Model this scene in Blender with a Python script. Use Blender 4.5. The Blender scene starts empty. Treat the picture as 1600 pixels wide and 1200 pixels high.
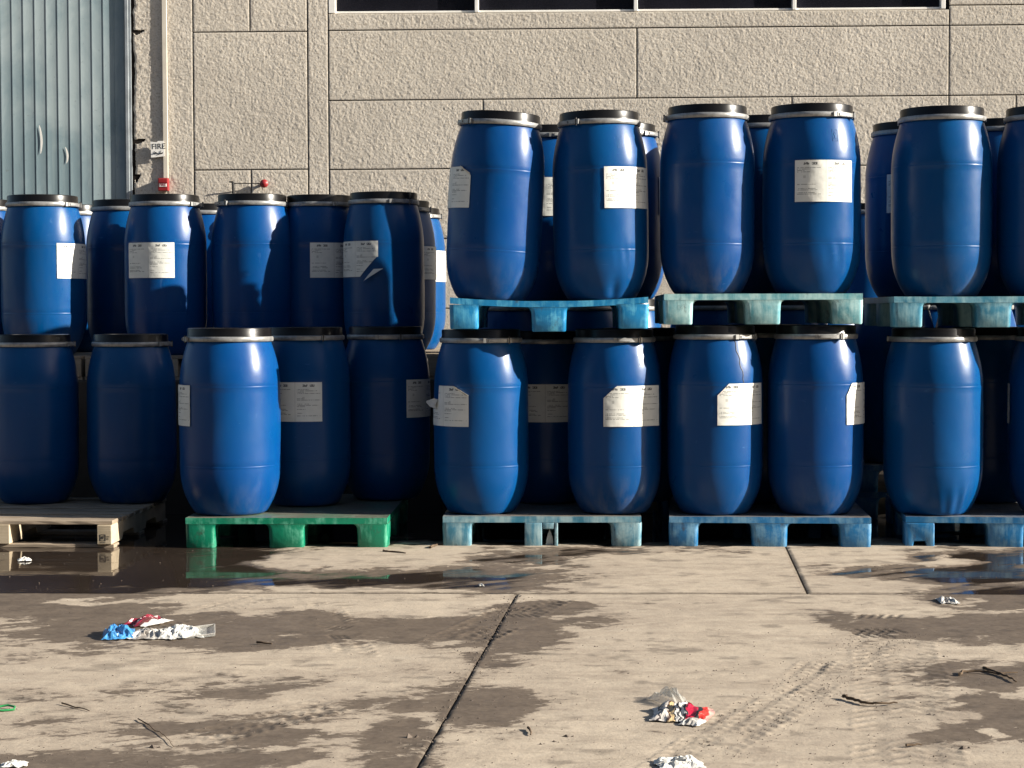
import bpy, bmesh, math, random
import numpy as np
from mathutils import Matrix, Vector

random.seed(7)
SC = bpy.context.scene
COL = SC.collection
PI = math.pi

# ------------------------------------------------------------------ camera, sky, sun, exposure
F = 2900.0                                   # focal length in photo pixels (photo 1600 x 1200)
CAM_H = 1.19
YAW, PITCH, ROLL = math.atan(80 / F), math.atan(110 / F), -0.003
cd = bpy.data.cameras.new('camera')
cam = bpy.data.objects.new('camera', cd)
COL.objects.link(cam)
CM = Matrix.Translation((0, 0, CAM_H)) @ Matrix.Rotation(YAW, 4, 'Z') @ Matrix.Rotation(PI / 2 - PITCH, 4, 'X') @ Matrix.Rotation(ROLL, 4, 'Z')
cam.matrix_world = CM
cd.sensor_width = 36
cd.lens = 36 * F / 1600
cd.clip_start = 0.1
cd.clip_end = 2000
SC.camera = cam

SUN_AZ, SUN_EL = math.radians(79), math.radians(21.5)      # azimuth from the wall's normal towards the right
SUN_DIR = Vector((math.cos(SUN_EL) * math.sin(SUN_AZ), -math.cos(SUN_EL) * math.cos(SUN_AZ), math.sin(SUN_EL)))
wd = bpy.data.worlds.new('World')
SC.world = wd
wd.use_nodes = True
wn = wd.node_tree
bg = wn.nodes['Background']
sky = wn.nodes.new('ShaderNodeTexSky')
sky.sky_type = 'NISHITA'
sky.sun_disc = False
sky.sun_elevation = SUN_EL
sky.sun_rotation = math.atan2(SUN_DIR.x, SUN_DIR.y)
sky.dust_density = 1.5
wn.links.new(sky.outputs[0], bg.inputs[0])
bg.inputs[1].default_value = 0.05
sl = bpy.data.lights.new('sun', 'SUN')
sl.energy = 5.0
sl.angle = math.radians(0.5)
sl.color = (1.0, 0.93, 0.82)
so = bpy.data.objects.new('sun', sl)
so.rotation_euler = SUN_DIR.to_track_quat('Z', 'Y').to_euler()
COL.objects.link(so)
SC.view_settings.view_transform = 'Standard'
SC.view_settings.look = 'None'
SC.view_settings.gamma = 1
SC.view_settings.exposure = 1.38
SC.view_settings.use_curve_mapping = False
SC.render.engine = 'CYCLES'
SC.cycles.max_bounces = 8

# ------------------------------------------------------------------ photo pixel <-> place
CMI = CM.inverted()
def proj(p):
    q = CMI @ Vector(p)
    return 800 + F * q.x / -q.z, 600 - F * q.y / -q.z
def ray(px, py):
    return CM.to_3x3() @ Vector(((px - 800) / F, (600 - py) / F, -1))
def at_y(px, py, y):
    r = ray(px, py); return Vector((0, 0, CAM_H)) + r * (y / r.y)
def at_z(px, py, z=0.0):
    r = ray(px, py); return Vector((0, 0, CAM_H)) + r * ((z - CAM_H) / r.z)
def x_at(px, y, z):
    a = 0.0
    for _ in range(4):
        p0 = proj((a, y, z))[0]; p1 = proj((a + .1, y, z))[0]
        a += (px - p0) / (p1 - p0) * .1
    return a
def proj_np(X, Y, Z):
    m = np.array(CMI)
    q = [m[i][0] * X + m[i][1] * Y + m[i][2] * Z + m[i][3] for i in range(3)]
    return 800 + F * q[0] / -q[2], 600 - F * q[1] / -q[2]

# ------------------------------------------------------------------ numpy noise
def _hash(ix, iy, seed):
    h = (ix.astype(np.int64) * 374761393 + iy.astype(np.int64) * 668265263 + seed * 974634777) & 0xffffffff
    h = ((h ^ (h >> 13)) * 1274126177) & 0xffffffff
    h = h ^ (h >> 16)
    return (h & 0xffff) / 65535.0
def vnoise(x, y, seed=0):
    ix, iy = np.floor(x), np.floor(y)
    fx, fy = x - ix, y - iy
    fx = fx * fx * (3 - 2 * fx); fy = fy * fy * (3 - 2 * fy)
    a = _hash(ix, iy, seed); b = _hash(ix + 1, iy, seed); c = _hash(ix, iy + 1, seed); d = _hash(ix + 1, iy + 1, seed)
    return (a * (1 - fx) + b * fx) * (1 - fy) + (c * (1 - fx) + d * fx) * fy
def fbm(x, y, octv=4, seed=0, gain=.5):
    s = np.zeros_like(x, dtype=float); a = 1.0; t = 0
    for o in range(octv):
        s += a * (vnoise(x * 2 ** o + 17.3 * o, y * 2 ** o - 9.1 * o, seed + o) * 2 - 1); t += a; a *= gain
    return s / t
def sstep(a, b, x):
    t = np.clip((x - a) / (b - a), 0, 1); return t * t * (3 - 2 * t)

# ------------------------------------------------------------------ object helpers
def thing(name, label, cat, loc=(0, 0, 0), rot=(0, 0, 0), group=None, scale=(1, 1, 1)):
    o = bpy.data.objects.new(name, None)
    o.empty_display_size = .1
    COL.objects.link(o)
    o.location = loc; o.rotation_euler = rot; o.scale = scale
    o['label'] = label; o['category'] = cat
    if group: o['group'] = group
    return o
def tag(o, label, cat, group=None):
    o['label'] = label; o['category'] = cat
    if group: o['group'] = group
    return o
def obj(name, me, mat=None, parent=None, loc=(0, 0, 0), rot=(0, 0, 0), kind=None):
    o = bpy.data.objects.new(name, me)
    COL.objects.link(o)
    if mat is not None and len(me.materials) == 0: me.materials.append(mat)
    if parent is not None: o.parent = parent
    o.location = loc; o.rotation_euler = rot
    if kind: o['kind'] = kind
    return o
def relabel(o, label):
    o['label'] = label; return o

class MB:
    def __init__(s): s.v = []; s.f = []
    def add(s, vs, fs):
        n = len(s.v); s.v += [tuple(v) for v in vs]; s.f += [tuple(i + n for i in f) for f in fs]; return s
    def box(s, x0, x1, y0, y1, z0, z1):
        vs = [(x0, y0, z0), (x1, y0, z0), (x1, y1, z0), (x0, y1, z0), (x0, y0, z1), (x1, y0, z1), (x1, y1, z1), (x0, y1, z1)]
        return s.add(vs, [(0, 3, 2, 1), (4, 5, 6, 7), (0, 1, 5, 4), (1, 2, 6, 5), (2, 3, 7, 6), (3, 0, 4, 7)])
    def prism(s, pts, axis, a, b):
        """closed 2-D outline pts extruded along axis from a to b"""
        n = len(pts)
        mk = {'x': lambda p, t: (t, p[0], p[1]), 'y': lambda p, t: (p[0], t, p[1]), 'z': lambda p, t: (p[0], p[1], t)}[axis]
        vs = [mk(p, a) for p in pts] + [mk(p, b) for p in pts]
        fs = [tuple(range(n)), tuple(reversed(range(n, 2 * n)))] + [(i, i + n, (i + 1) % n + n, (i + 1) % n) for i in range(n)]
        return s.add(vs, fs)
    def lathe(s, prof, n=48):
        vs, fs = [], []
        for (r, z) in prof:
            for k in range(n):
                t = 2 * PI * k / n; vs.append((r * math.sin(t), -r * math.cos(t), z))
        for i in range(len(prof) - 1):
            for k in range(n):
                k2 = (k + 1) % n
                fs.append((i * n + k, i * n + k2, (i + 1) * n + k2, (i + 1) * n + k))
        fs.append(tuple(reversed(range(n)))); fs.append(tuple(range((len(prof) - 1) * n, len(prof) * n)))
        return s.add(vs, fs)
    def tube(s, pts, r, n=8):
        P = [Vector(p) for p in pts]; vs, fs = [], []
        rr = r if isinstance(r, (list, tuple)) else [r] * len(P)
        for i, p in enumerate(P):
            d = (P[min(i + 1, len(P) - 1)] - P[max(i - 1, 0)]).normalized()
            u = d.orthogonal().normalized() if abs(d.z) > .9 else d.cross(Vector((0, 0, 1))).normalized()
            w = d.cross(u)
            for k in range(n):
                t = 2 * PI * k / n; vs.append(p + (u * math.cos(t) + w * math.sin(t)) * rr[i])
        for i in range(len(P) - 1):
            for k in range(n):
                k2 = (k + 1) % n; fs.append((i * n + k, i * n + k2, (i + 1) * n + k2, (i + 1) * n + k))
        fs.append(tuple(reversed(range(n)))); fs.append(tuple(range((len(P) - 1) * n, len(P) * n)))
        return s.add(vs, fs)
    def mesh(s, name, bevel=0, seg=2, smooth=None, fix=True):
        me = bpy.data.meshes.new(name)
        me.from_pydata(s.v, [], s.f)
        if bevel or fix:
            bm = bmesh.new(); bm.from_mesh(me)
            if fix: bmesh.ops.recalc_face_normals(bm, faces=bm.faces[:])
            if bevel:
                es = [e for e in bm.edges if len(e.link_faces) == 2 and e.calc_face_angle(0) > .5]
                bmesh.ops.bevel(bm, geom=es, offset=bevel, segments=seg, affect='EDGES', profile=.5, clamp_overlap=True)
            bm.to_mesh(me); bm.free()
        if smooth is not None:
            me.shade_smooth(); me.set_sharp_from_angle(angle=math.radians(smooth))
        return me

def grid_mesh(name, X, Y, Z, attrs=None, keep=None, smooth=True):
    """X, Y, Z: 2-D arrays. quads between neighbours; keep: boolean per cell."""
    ny, nx = X.shape
    idx = np.arange(nx * ny).reshape(ny, nx)
    q = np.stack([idx[:-1, :-1], idx[:-1, 1:], idx[1:, 1:], idx[1:, :-1]], -1).reshape(-1, 4)
    if keep is not None: q = q[keep.reshape(-1)]
    co = np.stack([X, Y, Z], -1).reshape(-1, 3)
    at = {k: v.reshape(-1) for k, v in (attrs or {}).items()}
    if keep is not None:
        used = np.unique(q); remap = np.full(nx * ny, -1); remap[used] = np.arange(len(used))
        q = remap[q]; co = co[used]; at = {k: v[used] for k, v in at.items()}
    me = bpy.data.meshes.new(name)
    me.vertices.add(len(co)); me.vertices.foreach_set('co', co.astype(np.float32).ravel())
    me.loops.add(q.size); me.loops.foreach_set('vertex_index', q.astype(np.int32).ravel())
    me.polygons.add(len(q)); me.polygons.foreach_set('loop_start', np.arange(0, q.size, 4, dtype=np.int32))
    me.polygons.foreach_set('use_smooth', np.full(len(q), smooth))
    me.update(calc_edges=True); me.validate()
    if smooth: me.set_sharp_from_angle(angle=math.radians(52))
    for k, v in at.items():
        a = me.attributes.new(k, 'FLOAT', 'POINT'); a.data.foreach_set('value', v.astype(np.float32))
    return me

# ------------------------------------------------------------------ materials
class NT:
    def __init__(s, name):
        s.m = bpy.data.materials.new(name); s.m.use_nodes = True
        s.t = s.m.node_tree; s.b = s.t.nodes['Principled BSDF']; s.out = s.t.nodes['Material Output']
    def n(s, typ, **kw):
        x = s.t.nodes.new('ShaderNode' + typ)
        for k, v in kw.items(): setattr(x, k, v)
        return x
    def l(s, a, b): s.t.links.new(a, b)
    def setin(s, sock, v):
        if isinstance(v, bpy.types.NodeSocket): s.l(v, sock)
        else: sock.default_value = v
    def math(s, op, a, b=None, c=None, clamp=False):
        x = s.n('Math', operation=op, use_clamp=clamp)
        s.setin(x.inputs[0], a)
        if b is not None: s.setin(x.inputs[1], b)
        if c is not None: s.setin(x.inputs[2], c)
        return x.outputs[0]
    def noise(s, vec, scale, detail=4, rough=.55, dist=0):
        x = s.n('TexNoise'); s.l(vec, x.inputs['Vector'])
        x.inputs['Scale'].default_value = scale; x.inputs['Detail'].default_value = detail
        x.inputs['Roughness'].default_value = rough; x.inputs['Distortion'].default_value = dist
        return x.outputs[0]
    def map(s, vec, scale=(1, 1, 1), loc=(0, 0, 0)):
        x = s.n('Mapping'); s.l(vec, x.inputs[0]); x.inputs['Scale'].default_value = scale
        if isinstance(loc, bpy.types.NodeSocket): s.l(loc, x.inputs['Location'])
        else: x.inputs['Location'].default_value = loc
        return x.outputs[0]
    def ramp(s, fac, *stops):
        x = s.n('ValToRGB'); s.l(fac, x.inputs[0]); e = x.color_ramp.elements
        while len(e) < len(stops): e.new(.5)
        for i, (p, c) in enumerate(stops):
            e[i].position = p; e[i].color = (*c, 1) if isinstance(c, (tuple, list)) else (c, c, c, 1)
        return x.outputs[0]
    def rng(s, v, a, b, c, d):
        x = s.n('MapRange'); s.l(v, x.inputs[0])
        for i, k in enumerate((a, b, c, d)): x.inputs[1 + i].default_value = k
        return x.outputs[0]
    def mix(s, fac, a, b, mode='MIX'):
        x = s.n('Mix', data_type='RGBA', blend_type=mode)
        s.setin(x.inputs[0], fac)
        for i, v in ((6, a), (7, b)):
            s.setin(x.inputs[i], v if isinstance(v, bpy.types.NodeSocket) else (*v, 1))
        return x.outputs[2]
    def bump(s, h, strength=.3, dist=.01, normal=None):
        x = s.n('Bump'); s.l(h, x.inputs['Height']); x.inputs['Strength'].default_value = strength
        x.inputs['Distance'].default_value = dist
        if normal is not None: s.l(normal, x.inputs['Normal'])
        return x.outputs[0]
    def coord(s, which='Object'): return s.n('TexCoord').outputs[which]
    def rand(s):
        return s.n('ObjectInfo').outputs['Random']
    def attr(s, name): return s.n('Attribute', attribute_name=name).outputs['Fac']
    def set(s, **kw):
        for k, v in kw.items(): s.setin(s.b.inputs[k.replace('_', ' ')], (*v, 1) if isinstance(v, tuple) and len(v) == 3 and 'Radius' not in k else v)
        return s.m

def simple(name, col, rough=.5, metal=0, var=.12, scale=20, bump=.0, spec=.5):
    t = NT(name); c = t.coord()
    n = t.noise(c, scale, 4)
    k = t.mix(t.rng(n, .3, .7, 0, 1), tuple(x * (1 - var) for x in col), tuple(min(1, x * (1 + var)) for x in col))
    t.set(Base_Color=k, Roughness=rough, Metallic=metal, Specular_IOR_Level=spec)
    if bump: t.l(t.bump(n, bump, .004), t.b.inputs['Normal'])
    return t.m

def mat_barrel():
    t = NT('blue_plastic'); c = t.coord(); r = t.rand()
    off = t.n('CombineXYZ'); t.l(t.math('MULTIPLY', r, 37.0), off.inputs[0]); t.l(t.math('MULTIPLY', r, 11.0), off.inputs[2])
    add = t.n('VectorMath', operation='ADD'); t.l(c, add.inputs[0]); t.l(off.outputs[0], add.inputs[1]); p = add.outputs[0]
    base = t.mix(r, (.0002, .045, .182), (.0002, .054, .178))
    big = t.noise(p, 3, 3)
    base = t.mix(t.rng(big, .35, .7, 0, .35), base, (.0002, .062, .19))
    z = t.n('SeparateXYZ'); t.l(c, z.inputs[0]); zz = z.outputs[2]
    # dust settled low on the wall and streaks, scuffs in short strokes
    dust = t.noise(t.map(p, (6, 6, 1.6)), 3, 6, .65)
    low = t.math('MULTIPLY', t.rng(zz, .0, .22, .5, .04), t.math('POWER', t.math('FRACT', t.math('MULTIPLY', r, 7.31)), 2.0))
    d = t.math('MULTIPLY', t.rng(dust, .42, .75, 0, 1), low)
    base = t.mix(d, base, (.19, .19, .18))
    sc = t.noise(t.map(p, (14, 14, 60)), 1.0, 5, .7, .6)
    s1 = t.rng(sc, .665, .72, 0, .3)
    sc2 = t.noise(t.map(p, (30, 30, 5)), 1.2, 4, .6)
    s2 = t.rng(sc2, .70, .78, 0, .28)
    base = t.mix(t.math('MAXIMUM', s1, s2), base, (.10, .20, .38))
    ro = t.rng(t.noise(p, 7, 5), .3, .7, .27, .37)
    ro = t.math('ADD', ro, t.math('MULTIPLY', d, .4))
    t.set(Base_Color=base, Roughness=ro, Specular_IOR_Level=.25, Subsurface_Weight=.22, Subsurface_Radius=(.006, .02, .05), Subsurface_Scale=.6)
    h = t.math('ADD', t.noise(p, 6, 2), t.math('MULTIPLY', t.noise(p, 60, 3), .08))
    t.l(t.bump(h, .14, .012), t.b.inputs['Normal'])
    return t.m

def mat_label():
    t = NT('printed_paper'); uv = t.coord('UV'); r = t.rand()
    s = t.n('SeparateXYZ'); t.l(uv, s.inputs[0]); u, v = s.outputs[0], s.outputs[1]
    col2 = t.math('GREATER_THAN', u, .5)
    ul = t.math('SUBTRACT', t.math('MULTIPLY', u, 2.0), col2)         # 0..1 inside each half
    def between(x, a, b): return t.math('MULTIPLY', t.math('GREATER_THAN', x, a), t.math('LESS_THAN', x, b))
    def cell(x, y, seed):
        w = t.n('TexWhiteNoise', noise_dimensions='3D'); cc = t.n('CombineXYZ')
        t.setin(cc.inputs[0], x); t.setin(cc.inputs[1], y); cc.inputs[2].default_value = seed
        t.l(cc.outputs[0], w.inputs[0]); return w.outputs[0]
    rows = t.math('MULTIPLY', v, 30.0); ri = t.math('FLOOR', rows); rf = t.math('FRACT', rows)
    ro2 = t.math('ADD', ri, t.math('MULTIPLY', col2, 50.0))
    ln = t.math('MULTIPLY', cell(ro2, 3.0, 1.0), 1.15)
    used = t.math('GREATER_THAN', cell(ro2, 9.0, 2.0), .42)
    word = t.math('GREATER_THAN', cell(t.math('FLOOR', t.math('MULTIPLY', u, 90.0)), ri, 5.0), .22)
    body = t.math('MULTIPLY', t.math('MULTIPLY', between(rf, .2, .72), t.math('LESS_THAN', ul, ln)), t.math('MULTIPLY', used, word))
    body = t.math('MULTIPLY', body, t.math('MULTIPLY', between(ul, .07, .93), between(v, .1, .84)))
    hd = between(v, .885, .945)
    glyph = t.math('GREATER_THAN', cell(t.math('FLOOR', t.math('MULTIPLY', u, 75.0)), t.math('FLOOR', t.math('MULTIPLY', v, 55.0)), 8.0), .25)
    hdr = t.math('MULTIPLY', t.math('MULTIPLY', hd, glyph), t.math('MAXIMUM', between(ul, .28, .46), between(ul, .54, .72)))
    sym = t.math('MULTIPLY', between(ul, .27, .35), between(v, .565, .63))
    fold = between(u, .494, .506)
    ink = t.math('MAXIMUM', t.math('MULTIPLY', body, .62), t.math('MAXIMUM', t.math('MULTIPLY', hdr, .85), t.math('MULTIPLY', sym, .3)))
    ink = t.math('MAXIMUM', ink, t.math('MULTIPLY', fold, .25))
    n = t.noise(t.coord(), 14, 4)
    paper = t.mix(t.rng(n, .35, .75, 0, 1), (.72, .72, .67), (.60, .61, .57))
    t.set(Base_Color=t.mix(ink, paper, (.04, .045, .05)), Roughness=.55, Specular_IOR_Level=.3)
    t.l(t.bump(t.noise(t.coord(), 22, 3), .25, .006), t.b.inputs['Normal'])
    return t.m

def mat_pallet(name, col, scuff, amount):
    t = NT(name); c = t.coord('Object'); r = t.rand()
    off = t.n('CombineXYZ'); t.l(t.math('MULTIPLY', r, 23.0), off.inputs[0])
    add = t.n('VectorMath', operation='ADD'); t.l(c, add.inputs[0]); t.l(off.outputs[0], add.inputs[1]); p = add.outputs[0]
    st = t.noise(t.map(p, (30, 30, 4)), 1, 6, .65)
    pt = t.noise(p, 9, 6, .65, .5)
    m = t.math('ADD', t.math('MULTIPLY', st, .55), t.math('MULTIPLY', pt, .55))
    f = t.rng(m, .62 - amount * .3, .80 - amount * .3, 0, 1)
    base = t.mix(t.rng(t.noise(p, 4, 4), .3, .7, 0, 1), tuple(x * .7 for x in col), col)
    base = t.mix(f, base, scuff)
    dirt = t.rng(t.noise(t.map(p, (16, 16, 9), (5, 3, 1)), 1, 6, .7), .60, .72, 0, .8)
    base = t.mix(dirt, base, (.055, .05, .045))
    nz = t.n('SeparateXYZ'); t.l(t.n('NewGeometry').outputs['True Normal'], nz.inputs[0])
    settled = t.math('MULTIPLY', t.rng(nz.outputs[2], .85, .97, 0, 1), t.rng(t.noise(p, 5, 5), .3, .6, .55, .95))
    base = t.mix(settled, base, (.15, .125, .10))
    t.set(Base_Color=base, Roughness=t.rng(f, 0, 1, .38, .7))
    t.l(t.bump(t.noise(p, 40, 5), .25, .004), t.b.inputs['Normal'])
    return t.m

def mat_wood(name, a, b):
    t = NT(name); c = t.coord('Object'); r = t.rand()
    off = t.n('CombineXYZ'); t.l(t.math('MULTIPLY', r, 31.0), off.inputs[0]); t.l(t.math('MULTIPLY', r, 7.0), off.inputs[2])
    add = t.n('VectorMath', operation='ADD'); t.l(c, add.inputs[0]); t.l(off.outputs[0], add.inputs[1]); p = add.outputs[0]
    g = t.noise(t.map(p, (2.5, 60, 60)), 1, 6, .65, .4)
    base = t.mix(t.rng(g, .3, .7, 0, 1), a, b)
    stn = t.rng(t.noise(p, 5, 5), .45, .7, 0, .6)
    base = t.mix(stn, base, tuple(x * .55 for x in a))
    t.set(Base_Color=base, Roughness=.8, Specular_IOR_Level=.25)
    t.l(t.bump(g, .4, .004), t.b.inputs['Normal'])
    return t.m

def mat_ground():
    t = NT('yard_concrete'); c = t.coord('Object')
    wet0 = t.attr('wet')
    n1 = t.noise(c, 1.1, 6, .6, .3); n2 = t.noise(c, 9, 7, .65); n3 = t.noise(c, 90, 4, .6)
    sx = t.noise(t.map(c, (8, 15, 1)), 1, 7, .68, .7)
    s2 = t.noise(t.map(c, (26, 44, 1), (2, 7, 0)), 1, 6, .7, .8)
    w = t.math('ADD', wet0, t.math('MULTIPLY', t.math('SUBTRACT', n2, .5), .9))
    w = t.math('ADD', w, t.math('MULTIPLY', t.math('SUBTRACT', sx, .5), 1.3))
    w = t.math('ADD', w, t.math('MULTIPLY', t.math('SUBTRACT', s2, .5), .9))
    fl = t.noise(t.map(c, (22, 34, 1), (4, 1, 0)), 1, 3, .5)
    w = t.math('SUBTRACT', w, t.rng(fl, .70, .76, 0, .9))
    wet = t.rng(w, .42, .57, 0, 1)
    damp = t.rng(w, -.1, .6, 0, 1)
    blot = t.noise(t.map(c, (2.2, 7, 1), (9, 2, 0)), 1, 7, .68, .8)
    dry = t.mix(t.rng(n1, .3, .7, 0, 1), (.44, .37, .285), (.36, .30, .232))
    dry = t.mix(t.rng(n2, .4, .75, 0, .5), dry, (.265, .22, .175))
    pale = t.rng(t.noise(t.map(c, (3, 9, 1), (3, 1, 0)), 1, 6, .65), .55, .72, 0, .5)
    dry = t.mix(pale, dry, (.45, .39, .31))
    spk = t.rng(t.noise(c, 160, 2, .5), .66, .74, 0, .55)
    dry = t.mix(spk, dry, (.20, .16, .125))
    dry = t.mix(t.math('MULTIPLY', damp, .55), dry, (.225, .18, .138))
    dry = t.mix(t.rng(blot, .50, .66, 0, .55), dry, (.24, .195, .15))
    grit = t.noise(c, 48, 5, .7); dry = t.mix(t.rng(grit, .56, .70, 0, .45), dry, (.22, .18, .14))
    wc = t.mix(t.rng(t.math('ADD', t.math('MULTIPLY', n2, .5), t.math('MULTIPLY', grit, .5)), .38, .62, 0, 1), (.088, .067, .050), (.150, .117, .087))
    base = t.mix(wet, dry, wc)
    base = t.mix(t.math('MULTIPLY', t.attr('mud'), .85), base, (.048, .038, .030))
    deep = t.rng(w, .75, 1.1, 0, 1)
    ro = t.math('SUBTRACT', .90, t.math('MULTIPLY', wet, .24))
    ro = t.math('SUBTRACT', ro, t.math('MULTIPLY', deep, .08))
    t.set(Base_Color=base, Roughness=ro, Specular_IOR_Level=.25)
    h = t.math('ADD', t.math('MULTIPLY', n2, .6), t.math('MULTIPLY', n3, .3))
    b = t.n('Bump'); t.l(h, b.inputs['Height']); b.inputs['Distance'].default_value = .012
    t.l(t.rng(wet, 0, 1, .42, .16), b.inputs['Strength'])
    t.l(b.outputs[0], t.b.inputs['Normal'])
    return t.m

def mat_water():
    t = NT('puddle_water'); c = t.coord('Object')
    t.set(Base_Color=t.mix(t.rng(t.noise(c, 2, 3), .3, .7, 0, 1), (.030, .022, .017), (.042, .031, .024)), Roughness=.03, IOR=1.33)
    t.l(t.bump(t.noise(t.map(c, (3, 8, 1)), 1, 3), .05, .01), t.b.inputs['Normal'])
    tr = t.n('BsdfTransparent'); mx = t.n('MixShader')
    t.l(t.rng(t.attr('depth'), 0, .003, .0, .93), mx.inputs[0])
    t.l(tr.outputs[0], mx.inputs[1]); t.l(t.b.outputs[0], mx.inputs[2]); t.l(mx.outputs[0], t.out.inputs[0])
    return t.m

def mat_wall():
    t = NT('roughcast_concrete'); g = t.n('NewGeometry').outputs['Position']; r = t.rand()
    n1 = t.noise(g, .9, 5, .6); n2 = t.noise(g, 14, 6, .65); n3 = t.noise(g, 70, 4, .6)
    base = t.mix(t.rng(n1, .3, .7, 0, 1), (.65, .595, .515), (.55, .505, .435))
    base = t.mix(t.rng(n2, .35, .7, 0, .5), base, (.69, .625, .53))
    base = t.mix(t.rng(n3, .50, .64, 0, .85), base, (.36, .30, .23))
    st = t.rng(t.noise(t.map(g, (4, 4, .5)), 1.3, 5, .6), .5, .75, 0, .3)
    base = t.mix(st, base, (.44, .39, .33))
    pn = t.rng(t.noise(t.map(g, (1.2, 1, 2.2), (4, 0, 1)), 1.0, 6, .62, .5), .42, .66, 0, .38)
    base = t.mix(pn, base, (.40, .36, .31))
    sc = t.noise(g, 26, 6, .7, .8); base = t.mix(t.rng(sc, .60, .70, 0, .45), base, (.34, .29, .235))
    base = t.mix(t.math('MULTIPLY', r, .12), base, (.42, .37, .29))
    t.set(Base_Color=base, Roughness=.92, Specular_IOR_Level=.2)
    h = t.math('ADD', n3, t.math('MULTIPLY', n2, .7))
    t.l(t.bump(h, .5, .006), t.b.inputs['Normal'])
    return t.m

def mat_gate():
    t = NT('painted_sheet_metal'); g = t.n('NewGeometry').outputs['Position']
    n1 = t.noise(t.map(g, (1.6, 1, 1.1)), 1.6, 5, .6, .4)
    base = t.mix(t.rng(n1, .40, .62, 0, 1), (.165, .23, .255), (.28, .34, .355))
    n2 = t.noise(t.map(g, (26, 10, 1.2)), 1, 5, .6)
    base = t.mix(t.rng(n2, .55, .75, 0, .45), base, (.33, .40, .40))
    n3 = t.noise(g, 30, 4); base = t.mix(t.rng(n3, .66, .74, 0, .4), base, (.12, .13, .13))
    t.set(Base_Color=base, Roughness=.55, Metallic=.15)
    t.l(t.bump(n1, .2, .02), t.b.inputs['Normal'])
    return t.m

def mat_film(name, col, alpha, rough=.15):
    t = NT(name); c = t.coord()
    t.set(Base_Color=t.mix(t.rng(t.noise(c, 30, 3), .35, .7, 0, 1), col, tuple(min(1, x * 1.3) for x in col)), Roughness=rough)
    tr = t.n('BsdfTransparent'); mx = t.n('MixShader'); mx.inputs[0].default_value = alpha
    t.l(tr.outputs[0], mx.inputs[1]); t.l(t.b.outputs[0], mx.inputs[2]); t.l(mx.outputs[0], t.out.inputs[0])
    return t.m

def mat_wrapper(name, bands, rough=.3, seed=0.0):
    """printed foil: colour bands along u with torn noisy borders and dark lettering-like stripes"""
    t = NT(name); uv = t.coord('UV'); s = t.n('SeparateXYZ'); t.l(uv, s.inputs[0])
    n = t.noise(t.map(uv, (6, 6, 6), (seed, seed, 0)), 1, 3)
    u = t.math('ADD', s.outputs[0], t.math('MULTIPLY', t.math('SUBTRACT', n, .5), .25))
    x = t.n('ValToRGB'); t.l(u, x.inputs[0]); x.color_ramp.interpolation = 'CONSTANT'
    e = x.color_ramp.elements
    while len(e) < len(bands): e.new(.5)
    for i, (p, c) in enumerate(bands): e[i].position = p; e[i].color = (*c, 1)
    t.set(Base_Color=x.outputs[0], Roughness=rough)
    t.l(t.bump(t.noise(t.coord(), 60, 4), .5, .006), t.b.inputs['Normal'])
    return t.m

M = dict(
    barrel=mat_barrel(), label=mat_label(), ground=mat_ground(), water=mat_water(), wall=mat_wall(), gate=mat_gate(),
    lid=simple('black_plastic', (.0045, .004, .004), .30, 0, .3, 12, .1, .22),
    steel=simple('galvanised_steel', (.27, .27, .265), .45, .5, .3, 30, .1),
    soil=simple('joint_soil', (.10, .08, .062), .95, 0, .4, 30, .4, .1),
    paper=simple('plain_paper', (.54, .53, .49), .6, 0, .08, 25, .2, .3),
    joint=simple('dark_joint', (.018, .015, .013), .95, 0, .2, 20, 0, .1),
    white=simple('white_paint', (.80, .78, .73), .5, 0, .08, 12, .05),
    cream=simple('cream_paint', (.60, .55, .46), .5, 0, .08, 8, .05),
    glass=simple('dark_window_glass', (.010, .010, .014), .12, 0, .3, 3, 0, .5),
    red=simple('red_paint', (.24, .014, .016), .45, 0, .15, 20, .05),
    black=simple('black_metal', (.016, .014, .013), .5, 0, .3, 20, .1),
    ink=simple('black_ink', (.02, .02, .02), .6, 0, .1, 20),
    greymetal=simple('grey_metal', (.30, .33, .35), .5, .3, .2, 10, .1),
    plaster=simple('plaster', (.46, .40, .32), .9, 0, .15, 18, .4, .2),
    wood=mat_wood('weathered_wood', (.23, .18, .13), (.35, .285, .215)),
    palewood=mat_wood('pale_wood', (.40, .325, .225), (.49, .41, .295)),
    twig=simple('twig_bark', (.09, .065, .045), .9, 0, .3, 30, .3, .1),
    chip=simple('stone_chip', (.11, .09, .075), .9, 0, .4, 30, .4, .1),
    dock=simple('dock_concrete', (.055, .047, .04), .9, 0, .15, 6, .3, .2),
    p_cyan=mat_pallet('cyan_pallet_plastic', (.008, .20, .44), (.10, .42, .60), .30),
    p_mint=mat_pallet('mint_pallet_plastic', (.10, .34, .40), (.34, .53, .53), .60),
    p_teal=mat_pallet('teal_pallet_plastic', (.05, .24, .36), (.24, .43, .48), .50),
    p_grey=mat_pallet('grey_teal_pallet_plastic', (.045, .20, .30), (.24, .36, .39), .55),
    p_blue=mat_pallet('blue_pallet_plastic', (.010, .15, .36), (.14, .30, .43), .40),
    p_green=mat_pallet('green_pallet_plastic', (.003, .20, .11), (.12, .42, .29), .28),
    bag=mat_film('blue_bag_film', (.05, .22, .48), .85, .3),
    clear=mat_film('clear_film', (.45, .45, .42), .40, .12),
    foil=mat_wrapper('silver_foil', [(0, (.46, .44, .41)), (.3, (.22, .20, .18)), (.45, (.36, .34, .31)), (.7, (.52, .51, .48))], .25),
)

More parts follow.
